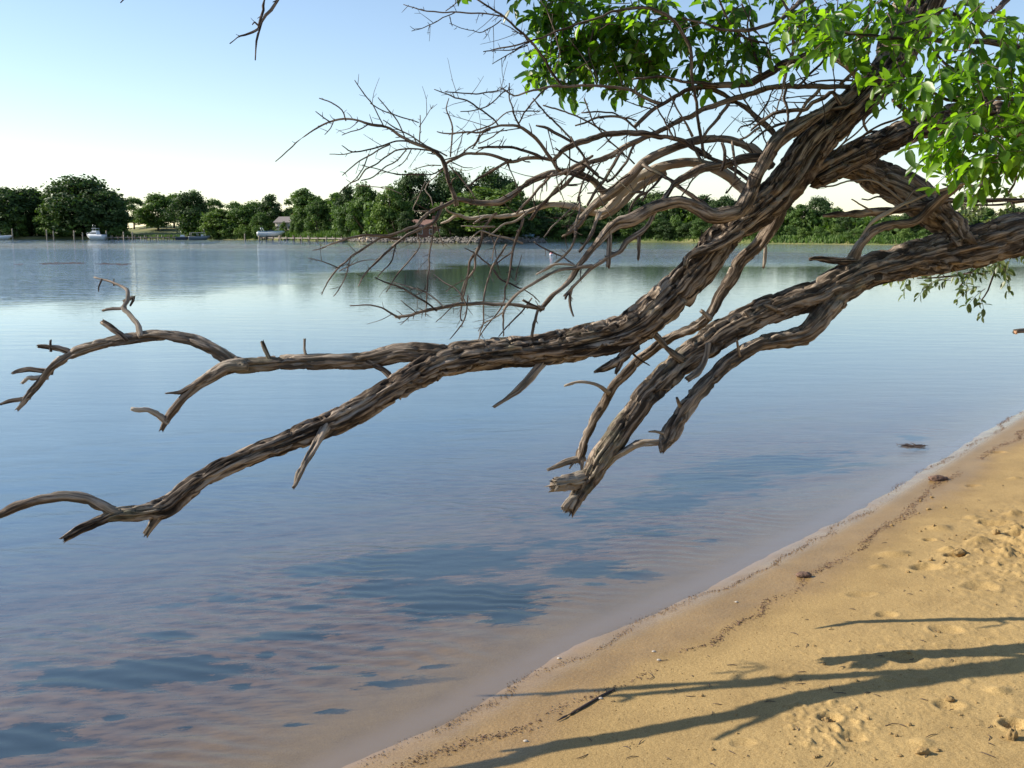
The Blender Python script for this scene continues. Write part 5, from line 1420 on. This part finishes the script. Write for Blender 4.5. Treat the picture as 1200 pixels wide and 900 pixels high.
house(499, 14, 10, 6, 2.8, 1.5, M_BRICK, M_ROOFR, 'long low brick house under the big dark trees', .1, 4)
for nm in ('house', 'house.001'): pass

# ------------------------------------------------------------------ things on the beach
M_STICK = plain('wet_dark_stick', (.055, .035, .028), .7, .3, 40)
a, b = on_ground(653, 846), on_ground(720, 809)
o = empty('driftwood_stick', tuple((a + b) / 2)); tag(o, 'thin dark straight stick lying on the sand near the water', 'stick')
mb = MB(); c0 = (a + b) / 2; m1 = (a * .66 + b * .34) - c0 + np.array([.004, .003, .005]); m2 = (a * .33 + b * .67) - c0 + np.array([-.004, 0, .005])
sweep(mb, [(*(a - c0 + [0, 0, .006]), .0045), (*m1, .006), (*m2, .0055), (*(b - c0 + [0, 0, .005]), .004)], 10, .008, .0015, 3, .2); mb.build('stem', M_STICK, o)
mb = MB(); sweep(mb, [(*m1, .003), (*(m1 + [.015, .012, .006]), .002)], 6, .006, 0, 2, .1); mb.build('side_twig', M_STICK, o)

M_CLOD = plain('dark_seaweed', (.13, .075, .05), .8, .5, 60, bump=.5); M_CLODS = plain('damp_sand_clod', (.28, .185, .075), .95, .3, 60, bump=.5); M_PEB = plain('pale_pebble', (.42, .37, .31), .6, .25, 50)
def lumpmesh(r, seed, sq=(1, .8, .6), n=14, rough=.35):
    V = []; 
    ph = np.linspace(0, math.pi, n); th = np.arange(n * 2) * math.pi / n
    PHI, THT = np.meshgrid(ph, th, indexing='ij')
    d = np.stack([np.sin(PHI) * np.cos(THT), np.sin(PHI) * np.sin(THT), np.cos(PHI)], -1)
    k = 1 + rough * (fbm(d[..., 0] * 2.3 + seed, d[..., 1] * 2.3, d[..., 2] * 2.3, seed=seed, octs=4) - .5) * 2.2
    v = (d * k[..., None] * r * np.array(sq)).reshape(-1, 3)
    m = n * 2
    return v, [(i * m + j, (i + 1) * m + j, (i + 1) * m + (j + 1) % m, i * m + (j + 1) % m) for i in range(n - 1) for j in range(m)]
def lump(name, px, py, r, label, cat, m_, seed, sq=(1, .8, .6), sink=.25, group=None, rough=.35):
    p = on_ground(px, py); mb = MB(); r *= .75 if m_ is M_CLODS else 1; v, f = lumpmesh(r, seed, sq, rough=rough * (1.6 if m_ is M_CLODS else 1)); mb.add(v, f)
    o = mb.build(name, m_, loc=(p[0], p[1], p[2] + r * sq[2] * (1 - 2 * sink)))
    return tag(o, label, cat, group)
lump('seaweed_clump', 1099, 563, .047, 'dark brown clump of seaweed lying alone on the smooth sand near the water', 'seaweed', M_CLOD, 1, (1.5, .8, .55))
lump('seaweed_clump', 942, 676, .03, 'small dark seaweed clump in the wrack line', 'seaweed', M_CLOD, 2, (1.3, .9, .6))
lump('sand_clod', 968, 848, .028, 'dark sand clod beside a hole below the thick branch shadow', 'clod', M_CLODS, 3, (1, .8, .9), .4)
lump('sand_clod', 1185, 866, .032, 'dark upright sand clod in the bottom right corner', 'clod', M_CLODS, 4, (.7, .7, 1.2))
lump('sand_clod', 1124, 648, .04, 'large rounded sand clod in the dug up sand', 'clod', M_CLODS, 5, (1.2, .8, .7), .4)
lump('sand_clod', 1168, 626, .03, 'pointed sand clod above the dug up patch', 'clod', M_CLODS, 6, (.8, .8, .9))
lump('sand_clod', 1082, 883, .026, 'rounded sand clod at the bottom edge left of the upright clod', 'clod', M_CLODS, 7, (1.2, .8, .7))
lump('sand_clod', 1113, 820, .018, 'small reddish sand clod right below the fork of the branch shadow', 'clod', M_CLODS, 8, (1.2, .9, .7))
r2 = random.Random(8); k = 0
for i in range(60):
    px, py = r2.uniform(985, 1195), r2.uniform(575, 690)
    if (px - 1120) ** 2 / 95 ** 2 + (py - 632) ** 2 / 52 ** 2 > 1: continue
    lump('sand_clod', px, py, r2.uniform(.004, .014), 'small crumbled sand clod strewn over the dug up patch', 'clod', M_CLODS, 20 + i, (1.1, .9, .75), .2, 'small clods on the dug up patch')
for i in range(40):
    px, py = r2.uniform(820, 1195), r2.uniform(690, 895)
    if px < 1250 - (py - 480) * 1.9 + 210: continue
    lump('sand_clod', px, py, r2.uniform(.004, .011), 'tiny sand lump scattered on the smooth sand between the shadows', 'clod', M_CLODS, 70 + i, (1.1, .9, .7), .2, 'tiny lumps between the shadows')
for (px, py, lb) in [(704, 819, 'pale pebble touching the upper end of the dark stick'), (655, 772, 'white pebble at the lapping water edge'), (772, 774, 'pale pebble beside the wrack line above the stick'), (766, 764, 'small white shell fragment at the upper wrack line'), (863, 706, 'small white pebble on the wet sand'), (616, 869, 'pale pebble in the wrack below the stick')]:
    lump('pebble', px, py, .0075, lb, 'pebble', M_PEB, int(px), (1.2, .9, .6), .2, rough=.12)

# wrack lines: flakes of dark plant litter
def wrack(path, n, spread, seed, smin, smax):
    r_ = np.random.default_rng(seed); W = np.array([on_ground(*p) for p in path]); 
    seg = np.linalg.norm(np.diff(W[:, :2], axis=0), axis=1); cum = np.concatenate([[0], np.cumsum(seg)])
    mb = MB(); u = r_.random(n) * cum[-1]
    dens = fbm(u * 2.6, np.zeros(n), seed=seed, octs=3); keep = r_.random(n) < sstep(.12, .55, dens); u = u[keep]
    x = np.interp(u, cum, W[:, 0]); y = np.interp(u, cum, W[:, 1])
    off = r_.normal(size=len(u)) * spread * (.4 + fbm(u * 1.5, np.ones(len(u)), seed=seed + 1)) + .10 * (fbm(u * 2.2, np.full(len(u), 3.), seed=seed + 2, octs=3) - .5) * 2
    x = x + off * .77; y = y - off * .64
    z = ground_z(x, y)
    for i in range(len(u)):
        s_ = r_.uniform(smin, smax); a = r_.uniform(0, 6.28); l = s_ * r_.uniform(1, 3.2); w_ = s_ * .5
        dx, dy = math.cos(a), math.sin(a); t_ = r_.uniform(-.3, .3) * l
        c = np.array([x[i], y[i], z[i] + .002])
        A = np.array([dx * l, dy * l, t_]); B = np.array([-dy * w_, dx * w_, 0]); U = np.array([0, 0, s_ * .6 + .002])
        mb.add([c - A, c + B, c + A, c - B, c + U], [(0, 1, 4), (1, 2, 4), (2, 3, 4), (3, 0, 4), (3, 2, 1, 0)])
    return mb
WL = [(430, 905), (560, 872), (610, 862), (650, 840), (720, 812), (760, 792), (800, 770), (850, 740), (890, 715), (940, 678), (985, 655), (1010, 640), (1045, 612), (1075, 590), (1110, 562), (1140, 545), (1170, 525), (1210, 500)]
tag(wrack(WL, 4200, .022, 3, .0008, .0034).build('wrack_litter', M_CLOD, smooth=False), 'broken line of dark plant litter left on the sand by high water', 'litter', kind='stuff')
WL2 = [(425, 898), (500, 862), (575, 826), (640, 790), (700, 757), (760, 728), (810, 706), (850, 688), (900, 662), (950, 634), (1000, 605), (1050, 575), (1100, 545), (1150, 514), (1205, 482)]
tag(wrack(WL2, 4500, .016, 5, .0007, .0022).build('edge_litter', M_CLOD, smooth=False), 'thin reddish fringe of litter at the lapping water edge', 'litter', kind='stuff')
r_ = np.random.default_rng(6); mb = MB()
GP = np.array([on_plane(a_, b_, .12)[:2] for a_, b_ in zip(r_.uniform(700, 1200, 1100), r_.uniform(520, 900, 1100))])
GP = GP[inland(GP[:, 0], GP[:, 1]) > .35]
for (x, y), z in zip(GP, ground_z(GP[:, 0], GP[:, 1])):
    s_ = r_.uniform(.0010, .0035)
    mb.add(ico * s_ * np.array([1.2, .9, .6]) + np.array([x, y, z + s_ * .3]), icf)
MT = MB()
TPX = [on_plane(a_, b_, .12)[:2] for a_, b_ in zip(r_.uniform(640, 1200, 130), r_.uniform(560, 900, 130))]
TPX = np.array([p_ for p_ in TPX if float(inland(np.array([p_[0]]), np.array([p_[1]]))[0]) > .4])
for (x, y), z in zip(TPX, ground_z(TPX[:, 0], TPX[:, 1])):
    l_ = r_.uniform(.006, .028); a_ = r_.uniform(0, 6.28); d_ = np.array([math.cos(a_), math.sin(a_), r_.uniform(-.1, .25)]) * l_
    c_ = np.array([x, y, z + .002]); w_ = np.array([r_.normal() * .2 * l_, r_.normal() * .2 * l_, .002])
    sweep(MT, [(*(c_ - d_), .0012), (*(c_ + w_), .0016), (*(c_ + d_), .0008)], 5, .01, 0, 1, 0)
tag(MT.build('twig_litter', M_STICK), 'short broken twigs and bits of bark scattered over the sand', 'litter', kind='stuff')
tag(mb.build('sand_grit', M_CLODS, smooth=False), 'fine crumbs and grit scattered over the dry sand', 'grit', kind='stuff')
# drift line of floating weed out on the river
r_ = np.random.default_rng(12); mb = MB()
for _ in range(1100):
    u = r_.beta(1.1, 1.6); p = on_plane(-10 + 180 * u, 309 + .7 * math.sin(u * 9) + r_.normal() * .55)
    if fbm(np.array([u * 14]), np.array([2.]), seed=3)[0] < .40 + .35 * r_.random(): continue
    s_ = r_.uniform(.04, .13)
    mb.add(ico * s_ * np.array([1.6, .8, .10]) + np.array([p[0], p[1], .004]), icf)
tag(mb.build('drift_weed', M_STICK, smooth=False), 'thin dark line of floating weed far out on the river at the left', 'weed', kind='stuff')
# weed tuft lying at the surface near the shore
p = on_plane(1071, 523); mb = MB(); r_ = np.random.default_rng(2)
for i in range(70):
    a = r_.uniform(0, 6.28); l = r_.uniform(.02, .09); d = np.array([math.cos(a) * l * 1.2, math.sin(a) * l * .6, r_.uniform(.0, .012)])
    s0 = r_.normal(size=3) * [.04, .02, 0]
    s0 = s0 * [1.3, 1.6, 0] ; sweep(mb, [(*(s0 - d), .0012), (*(s0 + [0, .01, .003]), .0024), (*(s0 + d), .001)], 5, .02, 0, i, 0)
o = mb.build('floating_weed', M_STICK, loc=(p[0], p[1], .002)); tag(o, 'dark tuft of weed floating just off the sandy shore', 'weed')

# ------------------------------------------------------------------ sky, sun, camera
w = bpy.data.worlds.new('World'); scene.world = w; w.use_nodes = True
nt = w.node_tree; nt.nodes.clear()
sky = nt.nodes.new('ShaderNodeTexSky'); sky.sky_type = 'NISHITA'; sky.sun_disc = False
sky.sun_elevation = SUN_EL
sky.sun_rotation = math.atan2(SUN[0], SUN[1])
sky.air_density = 1.0; sky.dust_density = .05; sky.ozone_density = 1.0; sky.altitude = 0
bg = nt.nodes.new('ShaderNodeBackground'); bg.inputs['Strength'].default_value = .108
wo = nt.nodes.new('ShaderNodeOutputWorld')
tn = nt.nodes.new('ShaderNodeMixRGB'); tn.blend_type = 'MULTIPLY'; tn.inputs['Fac'].default_value = 1; tn.inputs['Color2'].default_value = (.99, .985, 1.03, 1)
nt.links.new(sky.outputs['Color'], tn.inputs['Color1']); nt.links.new(tn.outputs['Color'], bg.inputs['Color']); nt.links.new(bg.outputs['Background'], wo.inputs['Surface'])

sl = bpy.data.lights.new('sun', 'SUN'); sl.energy = 4.9; sl.angle = math.radians(.53); sl.color = (1, .91, .77)
so = bpy.data.objects.new('sun', sl); COL.objects.link(so)
so.rotation_euler = Vector(SUN).to_track_quat('Z', 'Y').to_euler()

cam = bpy.data.cameras.new('camera'); cam.sensor_width = 36; cam.lens = F / 1200 * 36; cam.clip_start = .05; cam.clip_end = 3000
co = bpy.data.objects.new('camera', cam); COL.objects.link(co)
co.location = (0, 0, H); co.rotation_euler = (math.pi / 2 - TH, 0, 0)
scene.camera = co

scene.view_settings.view_transform = 'Standard'; scene.view_settings.look = 'None'
scene.view_settings.exposure = 0.7; scene.view_settings.gamma = 1
scene.cycles.use_denoising = True
scene.cycles.max_bounces = 8; scene.cycles.transparent_max_bounces = 8
scene.cycles.caustics_reflective = False; scene.cycles.caustics_refractive = False
